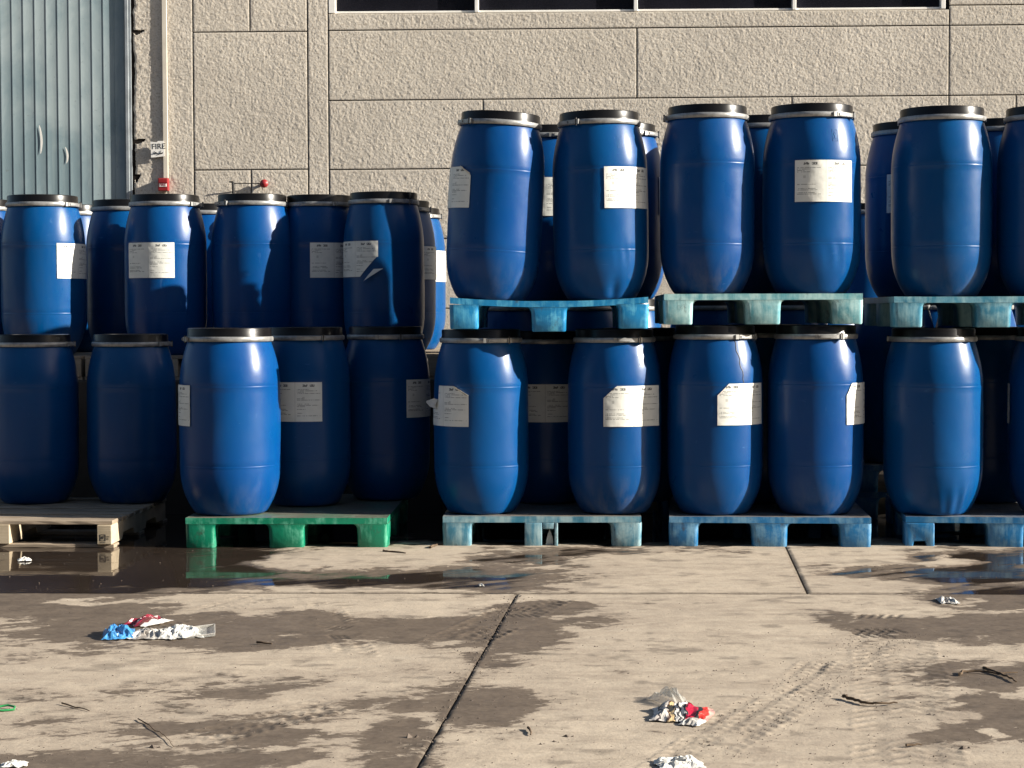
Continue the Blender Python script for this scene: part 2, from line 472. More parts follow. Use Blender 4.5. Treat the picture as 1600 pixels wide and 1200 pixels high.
# ------------------------------------------------------------------ the ground: slabs, joints, wet patches
SKEW = (1058 - 880) / F
J_FRONT = at_z(728, 1060, .012)
J_BACK = at_z(1244, 892, 0)
Y_JOINT = at_z(800, 926, .006).y
def xj(x_ref, y_ref, y): return x_ref + SKEW * (y - y_ref)

# (cx, cy, rx, ry) in photo pixels, strength: where the yard is wet; wide bands darken it under the pallets
WET = [(300, 1130, 430, 95, .40), (100, 1000, 260, 60, .36), (660, 1010, 230, 80, .36), (1490, 1060, 150, 120, .40), (900, 960, 130, 30, .36), (90, 850, 350, 34, 1.7), (300, 862, 160, 26, 1.4), (800, 825, 1100, 24, 1.6), (300, 800, 900, 30, 1.5), (90, 895, 360, 36, 1.5), (300, 900, 260, 30, 1.2), (630, 906, 260, 22, 1.1), (400, 890, 70, 30, .9), (800, 872, 95, 15, 1.2), (930, 866, 110, 8, .9), (1120, 860, 90, 6, .7),
       (60, 950, 230, 26, 1.1), (280, 985, 300, 26, 1.15), (120, 930, 260, 14, 1.1), (480, 975, 110, 22, .9), (430, 1005, 170, 16, .8), (570, 985, 110, 20, .95),
       (690, 985, 160, 24, 1.05), (800, 990, 85, 40, 1.05), (850, 950, 90, 14, 1.0), (770, 1030, 60, 20, .8), (920, 975, 50, 14, .6), (700, 935, 60, 10, .7),
       (770, 1108, 85, 26, 1.1), (700, 1090, 45, 16, .7), (640, 1105, 55, 22, .85), (560, 1095, 70, 16, .6), (760, 1135, 60, 10, .5), (800, 1152, 60, 12, .45),
       (620, 1160, 80, 40, .9), (600, 1192, 90, 20, .9), (420, 1150, 110, 22, .8), (380, 1085, 110, 14, .6), (470, 1070, 80, 12, .55), (250, 1140, 120, 18, .7), (150, 1190, 230, 18, .95), (380, 1190, 160, 16, .9),
       (60, 1130, 100, 18, .6), (250, 1050, 80, 10, .4), (170, 1015, 80, 10, .55), (30, 1020, 60, 16, .5), (100, 1080, 80, 10, .35),
       (1510, 893, 120, 26, 1.25), (1400, 895, 130, 14, 1.0), (1560, 870, 90, 14, 1.3), (1440, 872, 50, 10, .9), (1560, 930, 130, 22, 1.1), (1390, 978, 90, 22, 1.1), (1500, 980, 130, 24, 1.1), (1300, 968, 50, 12, .85),
       (1590, 985, 80, 34, 1.1), (1490, 1052, 45, 14, 1.0), (1560, 1062, 70, 22, 1.1), (1530, 1100, 55, 20, 1.0), (1580, 1120, 60, 34, 1.1), (1510, 1150, 70, 18, .9), (1450, 1168, 60, 6, .5), (1540, 1010, 80, 8, .7),
       (1060, 1105, 20, 4, .2), (180, 992, 60, 10, .6)]
DRY = [(480, 937, 215, 11, 1.6), (100, 940, 60, 5, .6), (560, 872, 125, 15, 2.2), (480, 882, 60, 8, .8), (640, 862, 60, 8, 2.0), (1100, 872, 130, 10, 1.5), (1280, 868, 110, 10, 1.5), (560, 940, 130, 12, 1.1), (130, 942, 80, 5, .6), (470, 947, 70, 7, .8), (560, 950, 40, 6, .7), (680, 1000, 30, 5, .4), (640, 958, 60, 4, .5), (690, 952, 40, 6, .7),
       (1480, 880, 60, 8, 1.0), (1480, 1022, 100, 11, 1.0), (1430, 958, 60, 8, .6), (1545, 1148, 20, 6, .9), (1520, 938, 40, 5, .7), (230, 1000, 40, 4, .4), (150, 1055, 140, 18, .7), (500, 1030, 200, 14, .7)]
def fields(X, Y, back):
    PX, PY = proj_np(X, Y, np.zeros_like(X))
    wx = PX + 50 * fbm(X * 3.1, Y * 3.1, 5, 3, .6); wy = PY + 14 * fbm(X * 3.7, Y * 3.7, 5, 21, .6)
    w = np.full_like(X, -.35)
    for cx, cy, rx, ry, s in WET:
        d = ((wx - cx) / rx) ** 2 + ((wy - cy) / ry) ** 2
        w = np.maximum(w, s * np.exp(-.75 * d ** 1.5))
    for cx, cy, rx, ry, s in DRY:
        d = ((wx - cx) / rx) ** 2 + ((wy - cy) / ry) ** 2
        w -= s * np.exp(-1.1 * d ** 1.5)
    streak = fbm(X * 2.2 + Y * 1.3, Y * 7 - X * 2.0, 5, 40)
    a_, b_ = X * .82 + Y * .57, -X * .57 + Y * .82
    st2 = fbm(a_ * 1.7, b_ * 13, 5, 44, .6)
    w = w + .22 * fbm(X * 6, Y * 6, 5, 8) + .18 * streak + .44 * st2 * sstep(-.3, .3, w)
    w = w - .5 * sstep(.25, .6, st2) * sstep(.2, .5, w) * (Y < Y_JOINT)
    mud = np.zeros_like(X)
    h = .0016 * fbm(X * 2.4, Y * 2.4, 4, 2) + .0010 * fbm(X * 16, Y * 16, 4, 5)
    # tyre track from the lower middle towards the right, and lug prints
    def track(pa, pb, half, pitch, depth, seed):
        nonlocal h, mud
        a, b = at_z(*pa), at_z(*pb)
        d = Vector((b.x - a.x, b.y - a.y)); L = d.length; d /= L
        s = (X - a.x) * d.x + (Y - a.y) * d.y
        q = -(X - a.x) * d.y + (Y - a.y) * d.x + .02 * fbm(X * 2, Y * 2, 2, seed)
        on = sstep(half, half * .85, np.abs(q)) * sstep(-.05, .1, s) * sstep(L + .05, L - .1, s) * sstep(-.35, .25, fbm(X * 5, Y * 5, 3, seed + 1))
        lug = sstep(-.2, .5, np.sin((s + np.abs(q) * .7) * 2 * PI / pitch)) * sstep(.12, .35, np.abs(np.abs(q) / half - .42) * 2)
        rib = np.exp(-((np.abs(q) - half * .95) / .012) ** 2)
        h += on * (depth * lug - depth * .6) + rib * on * depth * .9
        h += on * depth * .8 * fbm(X * 40, Y * 40, 3, seed + 2)
        mud = np.maximum(mud, on * (1 - lug) * .30)
    track((1090, 1185), (1400, 985), .10, .055, .0024, 60)
    track((1010, 1215), (1290, 1030), .07, .05, .003, 64)
    track((500, 940), (560, 1030), .08, .06, .003, 68)
    track((700, 1010), (860, 935), .14, .06, .004, 72)
    track((120, 1010), (420, 930), .10, .05, .003, 78)
    track((300, 1160), (620, 1075), .10, .05, .003, 81)
    track((1420, 1200), (1395, 1000), .16, .07, .0025, 86)
    def prints(cx, cy, w_, h_, n, seed):
        nonlocal h, mud
        for row in (-1, 1):
            for k in range(n):
                c = at_z(cx + (k - (n - 1) / 2) * w_ / n, cy + row * h_ / 2)
                u, v = X - c.x, Y - c.y - row * .3 * (X - c.x)
                m = sstep(1.2, .8, np.abs(u + .35 * v * row) / .0075) * sstep(1.2, .8, np.abs(v) / .05)
                h -= .003 * m; mud = np.maximum(mud, m * .95)
    prints(1374, 976, 74, 22, 5, 3); prints(1365, 992, 60, 5, 4, 4)
    prints(815, 958, 50, 10, 4, 5)
    prints(530, 990, 30, 14, 3, 6)
    mud = np.maximum(mud, sstep(.62, .8, fbm(X * 9, Y * 14, 5, 91) * .5 + .5) * .5)
    return w, h, mud

def dense(a, b, step, lo, hi):
    c = list(np.arange(a, b + step * .5, step))
    l, s = [], step
    x = a
    while x > lo: s *= 1.6; x -= s; l.append(max(x, lo))
    r, s = [], step
    x = b
    while x < hi: s *= 1.6; x += s; r.append(min(x, hi))
    return np.array(l[::-1] + c + r)

ground = obj('ground', MB().add([(-400, -400, -.007), (400, -400, -.007), (400, 400, -.007), (-400, 400, -.007)], [(0, 1, 2, 3)]).mesh('ground', fix=False), M['soil'], kind='structure')

GAP = .0055
def slab(us, vs, x_ref, y_ref, z, edges, back):
    U, V = np.meshgrid(us, vs)
    X, Y = xj(U, y_ref, V), V
    X = U + SKEW * (V - y_ref)
    w, h, mud = fields(X, Y, back)
    far = sstep(4, 12, np.hypot(X, Y - 7))
    h *= 1 - far; w = w * (1 - far) - far * .3
    rag = .006 * fbm(X * 14, Y * 14, 4, 33) + .004 * fbm(X * 60, Y * 60, 2, 35)
    chip = np.zeros_like(X)
    d = np.full_like(X, 9.)
    if 'l' in edges: d = np.minimum(d, U - us[0])
    if 'r' in edges: d = np.minimum(d, us[-1] - U)
    if 'b' in edges: d = np.minimum(d, V - vs[0])
    if 't' in edges: d = np.minimum(d, vs[-1] - V)
    drop = sstep(.005, 0, d + rag) * .004
    mud = np.maximum(mud, sstep(.022, .004, d + rag) * .7)
    Z = z + h - drop
    depth = None
    if back:
        pud = w - .88 + .06 * fbm(X * 5, Y * 5, 3, 55)
        Z = Z - np.clip(pud, -.45, .45) * .011 * (1 - far)
    # skirts down at the rim
    def ring(A, f=None):
        B = np.pad(A, 1, mode='edge'); return B
    Xr, Yr, Zr, wr, mr = ring(X), ring(Y), ring(Z), ring(w), ring(mud)
    Zr[0, :] = Zr[-1, :] = -.05; Zr[:, 0] = Zr[:, -1] = -.05
    return grid_mesh('concrete_slab', Xr, Yr, Zr, {'wet': wr, 'mud': mr}), (X, Y, Z)

yF = np.concatenate([dense(4.55, Y_JOINT - .013, .0105, -30, Y_JOINT - .013)])
yF[-1] = Y_JOINT - .013
yB = dense(Y_JOINT + .009, 10.9, .0125, Y_JOINT + .009, 16)
xjf = J_FRONT.x; xjb = J_BACK.x
uFL = dense(-2.35, xjf - GAP, .008, -40, xjf - GAP); uFR = dense(xjf + GAP, 2.1, .0075, xjf + GAP, 40)
uBL = dense(-3.15, xjb - GAP, .0105, -40, xjb - GAP); uBR = dense(xjb + GAP, 2.75, .0105, xjb + GAP, 40)
for us, vs, ref, z, ed, bk in ((uFL, yF, J_FRONT, .004, 'rt', False), (uFR, yF, J_FRONT, .004, 'lt', False), (uBL, yB, J_BACK, 0, 'rb', True), (uBR, yB, J_BACK, 0, 'lb', True)):
    me, (X, Y, Z) = slab(us, vs, ref.x, ref.y, z, ed, bk)
    obj('concrete_slab', me, M['ground'], ground)
    if bk:
        WZ = .0005
        dep = np.clip(WZ - Z, 0, 1)
        near = (np.abs(X) < 6) & (Y < 11.5)
        kv = (dep > 0) & near
        keep = kv[:-1, :-1] | kv[1:, :-1] | kv[:-1, 1:] | kv[1:, 1:]
        if keep.any():
            wm = grid_mesh('puddle', X, Y, np.full_like(X, WZ), {'depth': dep}, keep)
            obj('puddle', wm, M['water'], kind='structure')

# ------------------------------------------------------------------ the building
YW = 13.9
PXW = YW / F                                        # metres per photo pixel at the wall
bld = thing('concrete_building', 'beige roughcast concrete building with grooved panels and a dark strip window', 'building', (0, YW, 0))
def wx(px, py=250): return at_y(px, py, YW).x
def wz(px, py): return at_y(px, py, YW).z
def pyl(py, px): return py - .0083 * (px - 998)             # joints drop slightly along the wall; py is given at px 998
def panel(px0, px1, py0, py1, name='wall_panel', amp=.0017, proud=0.0, step=.0058, hole=None, gap=.0046, z0=None, z1=None, rough_seed=0):
    x0, x1 = wx(px0) + gap, wx(px1) - gap
    if py0 > 300: step = .04
    zl0, zr0 = (wz(px0, pyl(py1, px0)), wz(px1, pyl(py1, px1))) if z0 is None else (z0, z0)
    zl1, zr1 = (wz(px0, pyl(py0, px0)), wz(px1, pyl(py0, px1))) if z1 is None else (z1, z1)
    nx = max(3, int((x1 - x0) / step)); nz = max(3, int((zl1 - zl0) / step))
    U, V = np.meshgrid(np.linspace(0, 1, nx), np.linspace(0, 1, nz))
    A = zl0 + (zr0 - zl0) * U + gap; B = zl1 + (zr1 - zl1) * U - gap
    X = x0 + (x1 - x0) * U; Z = A + (B - A) * V
    e = np.minimum(np.minimum(X - x0, x1 - X), np.minimum(Z - A, B - Z))
    D = amp * (fbm(X * 82, Z * 82, 3, 11 + rough_seed, .7) * 1.2 + .5 * fbm(X * 30, Z * 30, 2, 17) + .4 * fbm(X * 7, Z * 7, 3, 13)) * sstep(0, .02, e) + sstep(.006, 0, e + .003 * fbm(X * 30, Z * 30, 2, 4)) * -.0015
    if hole is not None: D = D - hole(X, Z)
    Yv = -proud - D
    Xr, Zr, Yr = np.pad(X, 1, mode='edge'), np.pad(Z, 1, mode='edge'), np.pad(Yv, 1, mode='edge')
    Yr[0, :] = Yr[-1, :] = .06; Yr[:, 0] = Yr[:, -1] = .06
    return obj(name, grid_mesh(name, Xr, Yr, Zr), M['wall'], bld)
ZLOW = .0
# backing behind the grooves
bb = MB()
ztop_r = wz(1000, 20)
xg = wx(196)
bb.box(xg, wx(513), .007, .35, 0, 5.2)
bb.box(wx(513), 9, .007, .35, 0, ztop_r - .03)
bb.box(wx(513), 9, .03, .35, wz(1000, 17) + 1.0, 5.2)
bb.box(wx(1482), 9, .03, .35, ztop_r - .03, wz(1000, 17) + 1.0)
obj('wall_backing', bb.mesh('wall_backing'), M['joint'], bld)
# column of panels left of the pilaster
rowsA = [(-165, 44.5), (44.5, 260), (260, 475), (475, 690)]
for i, (a, b) in enumerate(rowsA):
    kw = {'z0': ZLOW + .01} if i == 3 else {}
    if i % 2 == 0:
        panel(303, 392, a, b, **kw); panel(392, 481.5, a, b, **kw)
    else: panel(303, 481.5, a, b, **kw)
panel(481.5, 514, -160, 690, amp=.0016, rough_seed=3, z0=ZLOW + .01)
# window bay panels
panel(514, 1482, 15.5, 43.5,  z1=wz(1000, 17.5))
rows = [(43.5, 153, (514, 995, 1482)), (153, 261, (514, 755, 1237, 1482)), (261, 370, (514, 995, 1482)), (370, 479, (514, 755, 1237, 1482)), (479, 700, (514, 995, 1482))]
for i, (a, b, xs) in enumerate(rows):
    for k in range(len(xs) - 1):
        panel(xs[k], xs[k + 1], a, b, **({'z0': ZLOW + .01} if i == 4 else {}))
# column right of the window bay
for i, (a, b, xs) in enumerate([(-155, 12, (1482, 1691)), (12, 43.5, (1482, 1691)), (43.5, 153, (1482, 1691)), (153, 261, (1482, 1587, 1691)), (261, 370, (1482, 1691)), (370, 479, (1482, 1587, 1691)), (479, 700, (1482, 1691))]):
    for k in range(len(xs) - 1):
        panel(xs[k], xs[k + 1], a, b, **({'z0': ZLOW + .01} if i == 6 else {}))
for a, b in ((-155, 153), (153, 370), (370, 700)): panel(1691, 2400, a, b, step=.05, amp=.001, **({'z0': ZLOW + .01} if b == 700 else {}))
# above the window
panel(514, 1482, -420, -210, step=.05, amp=.001)
# plaster strip with broken bits beside the gate
holes = [(216, 49, 9, 4), (217, 220, 10, 5), (214, 276, 4, 9)]
def hole_fn(X, Z):
    d = np.zeros_like(X)
    for px, py, rx, ry in holes:
        hx, hz = wx(px), wz(px, py)
        u, v = (X - hx) / (rx * PXW), (Z - hz) / (ry * PXW)
        q = fbm(X * 45, Z * 45, 2, 9) * .5; m = sstep(.45, .2, v + q * .6) * sstep(-1.1, -.85, v - np.abs(u + .2) * .95 + q)
        d = np.maximum(d, m * .05)
    # ragged, chipped left edge
    e = X - wx(207)
    d = np.maximum(d, sstep(.030, .0, e + .018 * fbm(X * 9, Z * 9, 4, 27)) * .028)
    return d
panel(207, 261, -160, 480, 'plaster_strip', amp=.003, hole=hole_fn, step=.008, gap=.001)
panel(261, 303, -160, 480)
panel(207, 303, 480, 690, z0=ZLOW + .01)
# windows
win = obj('window', MB().box(wx(525), wx(1475), .10, .12, wz(1000, 17.5), wz(1000, 17.5) + 1.0).mesh('window'), M['black'], bld)
win['label'] = 'dark strip window with slim white mullions'
fr = MB()
zs0, zs1 = wz(1000, 17.5), wz(1000, 17.5) + 1.0
mull = [(515, 525.5), (742.5, 748.5), (990.5, 996.5), (1237.5, 1243.5), (1469, 1476)]
for a, b in mull: fr.box(wx(a), wx(b), .0, .09, zs0 + .002, zs1)
for (a, b), (c, d) in zip(mull[:-1], mull[1:]): fr.box(wx(b) + .001, wx(c) - .001, .02, .08, zs0 + .002, zs0 + .018)
obj('window_frame', fr.mesh('window_frame', .003), M['white'], win)
for (a, b), (c, d) in zip(mull[:-1], mull[1:]):
    obj('window_pane', MB().box(wx(b) + .002, wx(c) - .002, .055, .061, zs0 + .02, zs1).mesh('window_pane'), M['glass'], win)

# gate of ribbed sheet
gx1 = wx(197)
gate = thing('sheet_metal_gate', 'grey green ribbed sheet metal gate at the left end of the building', 'gate', (gx1, YW + .016, 0))
pw = 18.0 * PXW
prof = [(0, 0), (.004, -.0022), (.009, -.0022), (.015, 0), (pw - .0015, 0), (pw - .0015, .02), (0, .02)]
gpm = MB().prism(prof, 'z', .82, 5.2).mesh('gate_panel', smooth=35)
gpm.materials.append(M['gate'])
for k in range(30):
    obj('gate_panel', gpm, None, gate, (-(k + 1) * pw, 0, 0))
jm = MB()
jm.box(.0, .026, -.024, .03, .82, 5.2)
jm.box(.027, .046, -.014, .03, .82, 5.2)
obj('gate_frame', jm.mesh('gate_frame', .003), M['greymetal'], gate)
# flaked paint marks on the sheet: thin curls standing off the surface
def flake(px, py0, py1, wpx):
    a = at_y(px, py0, YW + .012); b = at_y(px, py1, YW + .012)
    L = a.z - b.z; n = 8; vs = []; fs = []
    for i in range(n + 1):
        t = i / n; wd_ = wpx * PXW * math.sin(PI * min(1, t * .9 + .05)) ** .7
        sx = .010 * math.sin(t * 2.4)
        vs += [(sx, -.0015, -t * L), (sx + wd_, -.0012, -t * L)]
    for i in range(n): fs.append((2 * i, 2 * i + 2, 2 * i + 3, 2 * i + 1))
    o = obj('paint_flake', MB().add(vs, fs).mesh('paint_flake', smooth=60), M['white'], gate, (a.x - gx1, -.003, a.z))
flake(61, 196, 240, 3.6); flake(102, 230, 255, 3.2)

# loading dock behind the stacks
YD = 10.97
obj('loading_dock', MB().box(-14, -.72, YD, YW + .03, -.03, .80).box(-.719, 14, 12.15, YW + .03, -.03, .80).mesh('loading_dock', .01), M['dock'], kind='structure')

# conduit, sign, alarm, valve
cx0 = wx(255.5)
tag(obj('conduit', MB().box(0, 8 * PXW, -.015, -.002, wz(259, 279), 5.2).mesh('conduit', .004), M['cream'], None, (cx0, YW - .004, 0)), 'cream square conduit running up the wall above the red alarm box', 'conduit')
sg = at_y(246, 233, YW - .026)
sign = thing('fire_sign', 'small white FIRE sign half tucked behind the cream conduit', 'sign', sg, (0, math.radians(-2), 0))
sw, sh = 10.5 * PXW, 13.5 * PXW
pl = MB().prism([(-sw, -sh * .95), (sw, -sh * .85), (sw, sh * .9), (sw * .15, sh * .95), (-sw * .1, sh * .8), (-sw, sh * .9)], 'y', 0, .003).mesh('sign_plate')
obj('sign_plate', pl, M['white'], sign)
obj('sign_bracket', MB().box(sw * .6, sw * .95,   .0035, .022, -sh * .5, sh * .5).mesh('sign_bracket'), M['greymetal'], sign)
def text_mesh(s, size, name):
    cu = bpy.data.curves.new(name, 'FONT'); cu.body = s; cu.size = size; cu.align_x = 'CENTER'; cu.extrude = .0004
    to = bpy.data.objects.new(name, cu); COL.objects.link(to)
    dg = bpy.context.evaluated_depsgraph_get()
    me = bpy.data.meshes.new_from_object(to.evaluated_get(dg)); bpy.data.objects.remove(to); bpy.data.curves.remove(cu)
    me.materials.clear(); return me
obj('lettering', text_mesh('FIRE', .058, 'lettering'), M['ink'], sign, (sw * .18, -.0006, sh * .02), (PI / 2, 0, 0))
ar = MB()
for pts in ([(.036, .008), (.030, 0), (.018, 0), (.014, .012)], [(.010, .002), (.004, -.004), (-.004, -.008)], [(-.006, .002), (-.012, 0), (-.018, .010), (-.024, .010), (-.026, 0), (-.036, 0), (-.040, .006)], [(.020, .019), (.023, .019)], [(-.03, .016), (-.027, .016)]):
    ar.tube([(x * .95 + .006, -.001, z - sh * .52) for x, z in pts], .0034, 5)
obj('lettering', ar.mesh('lettering'), M['ink'], sign)
al = at_y(257, 289, YW - .002)
alarm = thing('fire_alarm_box', 'small red fire alarm call box at the foot of the conduit', 'alarm box', al)
aw, ah = 8 * PXW, 10 * PXW
obj('housing', MB().box(-aw, aw, -.055, 0, -ah, ah).mesh('housing', .006), M['red'], alarm)
obj('front_plate', MB().box(-aw * .85, aw * .85, -.059, -.0555, ah * .25, ah * .85).mesh('front_plate', .002), M['red'], alarm)
obj('label_strip', MB().box(-aw * .75, aw * .75, -.058, -.0555, -ah * .35, ah * .12).mesh('label_strip', .001), M['white'], alarm)
obj('lettering', text_mesh('FIRE', .026, 'lettering'), M['red'], alarm, (0, -.0586, -ah * .24), (PI / 2, 0, 0))
rd = at_y(413, 287, YW - .012)
valve = thing('red_disc_fitting', 'small red disc on a thin rod beside a black wall bracket', 'wall fitting', rd)
R_ = 6.6 * PXW
me = MB().lathe([(.001, -.004), (R_ * .9, 0), (R_, .006), (R_ * .9, .012), (R_ * .4, .022), (.001, .024)], 24).mesh('disc', smooth=40)
obj('disc', me, M['red'], valve, (0, -.01, 0), (PI / 2, 0, 0))
obj('stub', MB().tube([(0, -.012, 0), (0, .014, 0)], .012).mesh('stub'), M['red'], valve)
obj('rod', MB().tube([(-R_, -.012, 0), (-46 * PXW, -.030, .002)], .0038).mesh('rod'), M['black'], valve)
pst = MB().tube([(-47.5 * PXW, -.05, 2 * PXW), (-47 * PXW, -.05, -8 * PXW), (-46 * PXW, -.05, -30 * PXW)], [.010, .011, .012], 8)
pst.box(-53 * PXW, -47 * PXW, -.055, -.045, 1 * PXW, 3.4 * PXW); pst.box(-47 * PXW, -45.6 * PXW, -.045, .012, -28 * PXW, -26 * PXW)
obj('bracket', pst.mesh('bracket', smooth=40), M['black'], valve)

# unseen block added behind the camera to keep sky light off the barrel fronts
blocker = thing('sky_blocker', 'unseen dark block added behind the camera to hold back sky light', 'building', (0, -9, 0))
sm_ = simple('blocker_cladding', (.055, .05, .045), .7, .0, .15, 3)
sb_ = MB()
for k in range(60): sb_.box(-45 + k * 1.5, -45 + k * 1.5 + 1.496, -10, -.0 - .03 * (k % 2), .0, 9.0)
obj('wall', sb_.mesh('wall', fix=False), sm_, blocker)
obj('blocker_roof', MB().prism([(-10.4, 9.01), (.5, 9.01), (.5, 9.15), (-5, 10.4), (-10.4, 9.15)], 'x', -45.4, 45.4).mesh('blocker_roof'), M['greymetal'], blocker)
for k in range(6):
    obj('blocker_door', MB().box(-36 + k * 14, -31.5 + k * 14, .002, .06, 0, 4.5).mesh('blocker_door'), M['greymetal'], blocker)

# ------------------------------------------------------------------ barrels
BH = .955
def _r(z):
    if z < .255: return .2455 - .074 * ((.255 - z) / .255) ** 2.35
    if z < .665: return .2455 + .0012 * math.sin(PI * (z - .255) / .41)
    return .2455 - .0425 * ((z - .665) / .232) ** 1.85
PROF = [(.150, .004), (.163, 0), (.1705, .004)] + [(_r(z), z) for z in (.012, .025, .045, .07, .10, .135, .175, .215, .240, .2515)]
PROF += [(_r(.254) + .0006, .2535), (_r(.256) - .0008, .2558), (_r(.26), .259)] + [(_r(z), z) for z in (.29, .34, .40, .46, .52, .58, .63, .662)]
PROF += [(_r(.664) + .0006, .664), (_r(.666) - .0008, .6665), (_r(.67), .670)] + [(_r(z), z) for z in (.69, .715, .74, .765, .79, .815, .84, .862, .88, .892)] + [(.2020, .898), (.2015, .906), (.2015, .915)]
def prof_r(z):
    for (r0, z0), (r1, z1) in zip(PROF[1:-1], PROF[2:]):
        if z0 <= z <= z1: return r0 + (r1 - r0) * (z - z0) / max(1e-6, z1 - z0)
    return .2
NB = 144
def body_mesh(seed, dents=()):
    """dents: (angle, z, half angle, half height, depth, kind)"""
    prof = []
    for (r0, z0), (r1, z1) in zip(PROF[:-1], PROF[1:]):
        n = max(1, int((z1 - z0) / .03))
        for i in range(n): prof.append((r0 + (r1 - r0) * i / n, z0 + (z1 - z0) * i / n))
    prof.append(PROF[-1])
    b = MB().lathe(prof, NB)
    co = np.array(b.v); th = np.arctan2(co[:, 0], -co[:, 1]); r = np.hypot(co[:, 0], co[:, 1]); z = co[:, 2]
    cx_, cy_ = np.cos(th) * 1.3 + seed * 3.1, np.sin(th) * 1.3 + z * 2.6 + seed
    win_ = sstep(.02, .2, z) * sstep(.9, .75, z)
    r = r + win_ * (.0028 * fbm(cx_, cy_, 3, seed) )
    for a, zz, ha, hz, dep, kind in dents:
        u = np.arctan2(np.sin(th - a), np.cos(th - a)) / ha; v = (z - zz) / hz
        m = np.exp(-(u * u + v * v) * 1.4)
        if kind == 'wrinkle': m = m * (.5 + .5 * np.cos(u * 9 + v * 1.2))
        r = r - dep * m
    r = np.maximum(r, .02)
    b.v = [tuple(p) for p in np.stack([r * np.sin(th), -r * np.cos(th), z], -1)]
    me = b.mesh('body', smooth=50, fix=False)
    me.materials.append(M['barrel']); return me
LID = [(.170, .905), (.2055, .905), (.2075, .908), (.2075, .926), (.2050, .930), (.2055, .957), (.2030, .9635), (.195, .9655), (.187, .9635), (.183, .953), (.10, .951), (.02, .955)]
lid_me = MB().lathe(LID, 56).mesh('lid', smooth=35); lid_me.materials.append(M['lid'])
RING = [(.2080, .895), (.2135, .8955), (.2165, .900), (.2170, .908), (.2165, .916), (.2135, .9205), (.2080, .921)]
def ring_mesh():
    n = 60; b = MB(); vs = []; fs = []; m = len(RING)
    for k in range(n):
        t = 2 * PI * k / n
        for (r, z) in RING: vs.append((r * math.sin(t), -r * math.cos(t), z))
    for k in range(n):
        k2 = (k + 1) % n
        for i in range(m): fs.append((k * m + i, k2 * m + i, k2 * m + (i + 1) % m, k * m + (i + 1) % m))
    me = b.add(vs, fs).mesh('clamp_ring', smooth=40); me.materials.append(M['steel']); return me
ring_me = ring_mesh()
def lever_mesh():
    b = MB()
    def arc(r, t0, t1, z0, z1, th_, n=7):
        vs, fs = [], []
        for i in range(n):
            t = t0 + (t1 - t0) * i / (n - 1)
            for rr, z in ((r, z0), (r + th_, z0), (r + th_, z1), (r, z1)): vs.append((rr * math.sin(t), -rr * math.cos(t), z))
        for i in range(n - 1):
            for j in range(4): fs.append((i * 4 + j, i * 4 + (j + 1) % 4, (i + 1) * 4 + (j + 1) % 4, (i + 1) * 4 + j))
        fs += [(0, 1, 2, 3), ((n - 1) * 4 + 3, (n - 1) * 4 + 2, (n - 1) * 4 + 1, (n - 1) * 4)]
        b.add(vs, fs)
    arc(.2185, -.24, .26, .8985, .9175, .0085)
    arc(.2270, -.20, .06, .902, .914, .004)
    arc(.2185, .27, .36, .8955, .9205, .014, 4)
    arc(.2180, -.33, -.25, .8965, .9195, .007, 4)
    me = b.mesh('lever'); me.materials.append(M['steel']); return me
lever_me = lever_mesh()
pin_me = MB().lathe([(.001, 0), (.005, 0), (.005, .038), (.001, .038)], 10).mesh('hinge_pin', smooth=40); pin_me.materials.append(M['black'])

LZ0, LZ1 = .463, .673
def label_mesh(a0, a1, top=None, bot=None, lift=None, nu=40, nv=14):
    """paper wrapped on the barrel from angle a0 to a1 (degrees, 0 faces the camera); top/bot: outlines u -> v"""
    vs, fs, uvs = [], [], []
    for i in range(nu + 1):
        u = i / nu
        vb = bot(u) if bot else 0.0; vt = top(u) if top else 1.0
        for j in range(nv + 1):
            v = vb + (vt - vb) * j / nv
            t = math.radians(a0 + (a1 - a0) * u); z = LZ0 + (LZ1 - LZ0) * v
            r = max(prof_r(z), .2458 if .64 < z < .668 else 0) + .0040 + .0008 * math.sin(u * 23 + v * 9) * math.sin(v * 17 + u * 5) + (lift(u, v) if lift else 0)
            vs.append((r * math.sin(t), -r * math.cos(t), z)); uvs.append((u, v))
    for i in range(nu):
        for j in range(nv):
            a = i * (nv + 1) + j; fs.append((a, a + nv + 1, a + nv + 2, a + 1))
    me = bpy.data.meshes.new('label'); me.from_pydata(vs, [], fs)
    ul = me.uv_layers.new(name='UVMap')
    for lp in me.loops: ul.data[lp.index].uv = uvs[lp.vertex_index]
    me.shade_smooth(); me.materials.append(M['label']); return me
def cut_tl(w, d):        # upper left corner cut off
    return lambda u: 1.0 if u > w else 1.0 - d * (1 - u / w)
def cut_tr(w, d):
    return lambda u: 1.0 if u < 1 - w else 1.0 - d * (u - 1 + w) / w
def flap_mesh(a, z, pts, curl=.02):
    """a loose paper tongue: pts = (angle offset deg, z offset, lift) rows"""
    vs = []
    for da, dz, lf in pts:
        t = math.radians(a + da); r = prof_r(z + dz) + .005 + lf
        vs.append((r * math.sin(t), -r * math.cos(t), z + dz))
    return vs
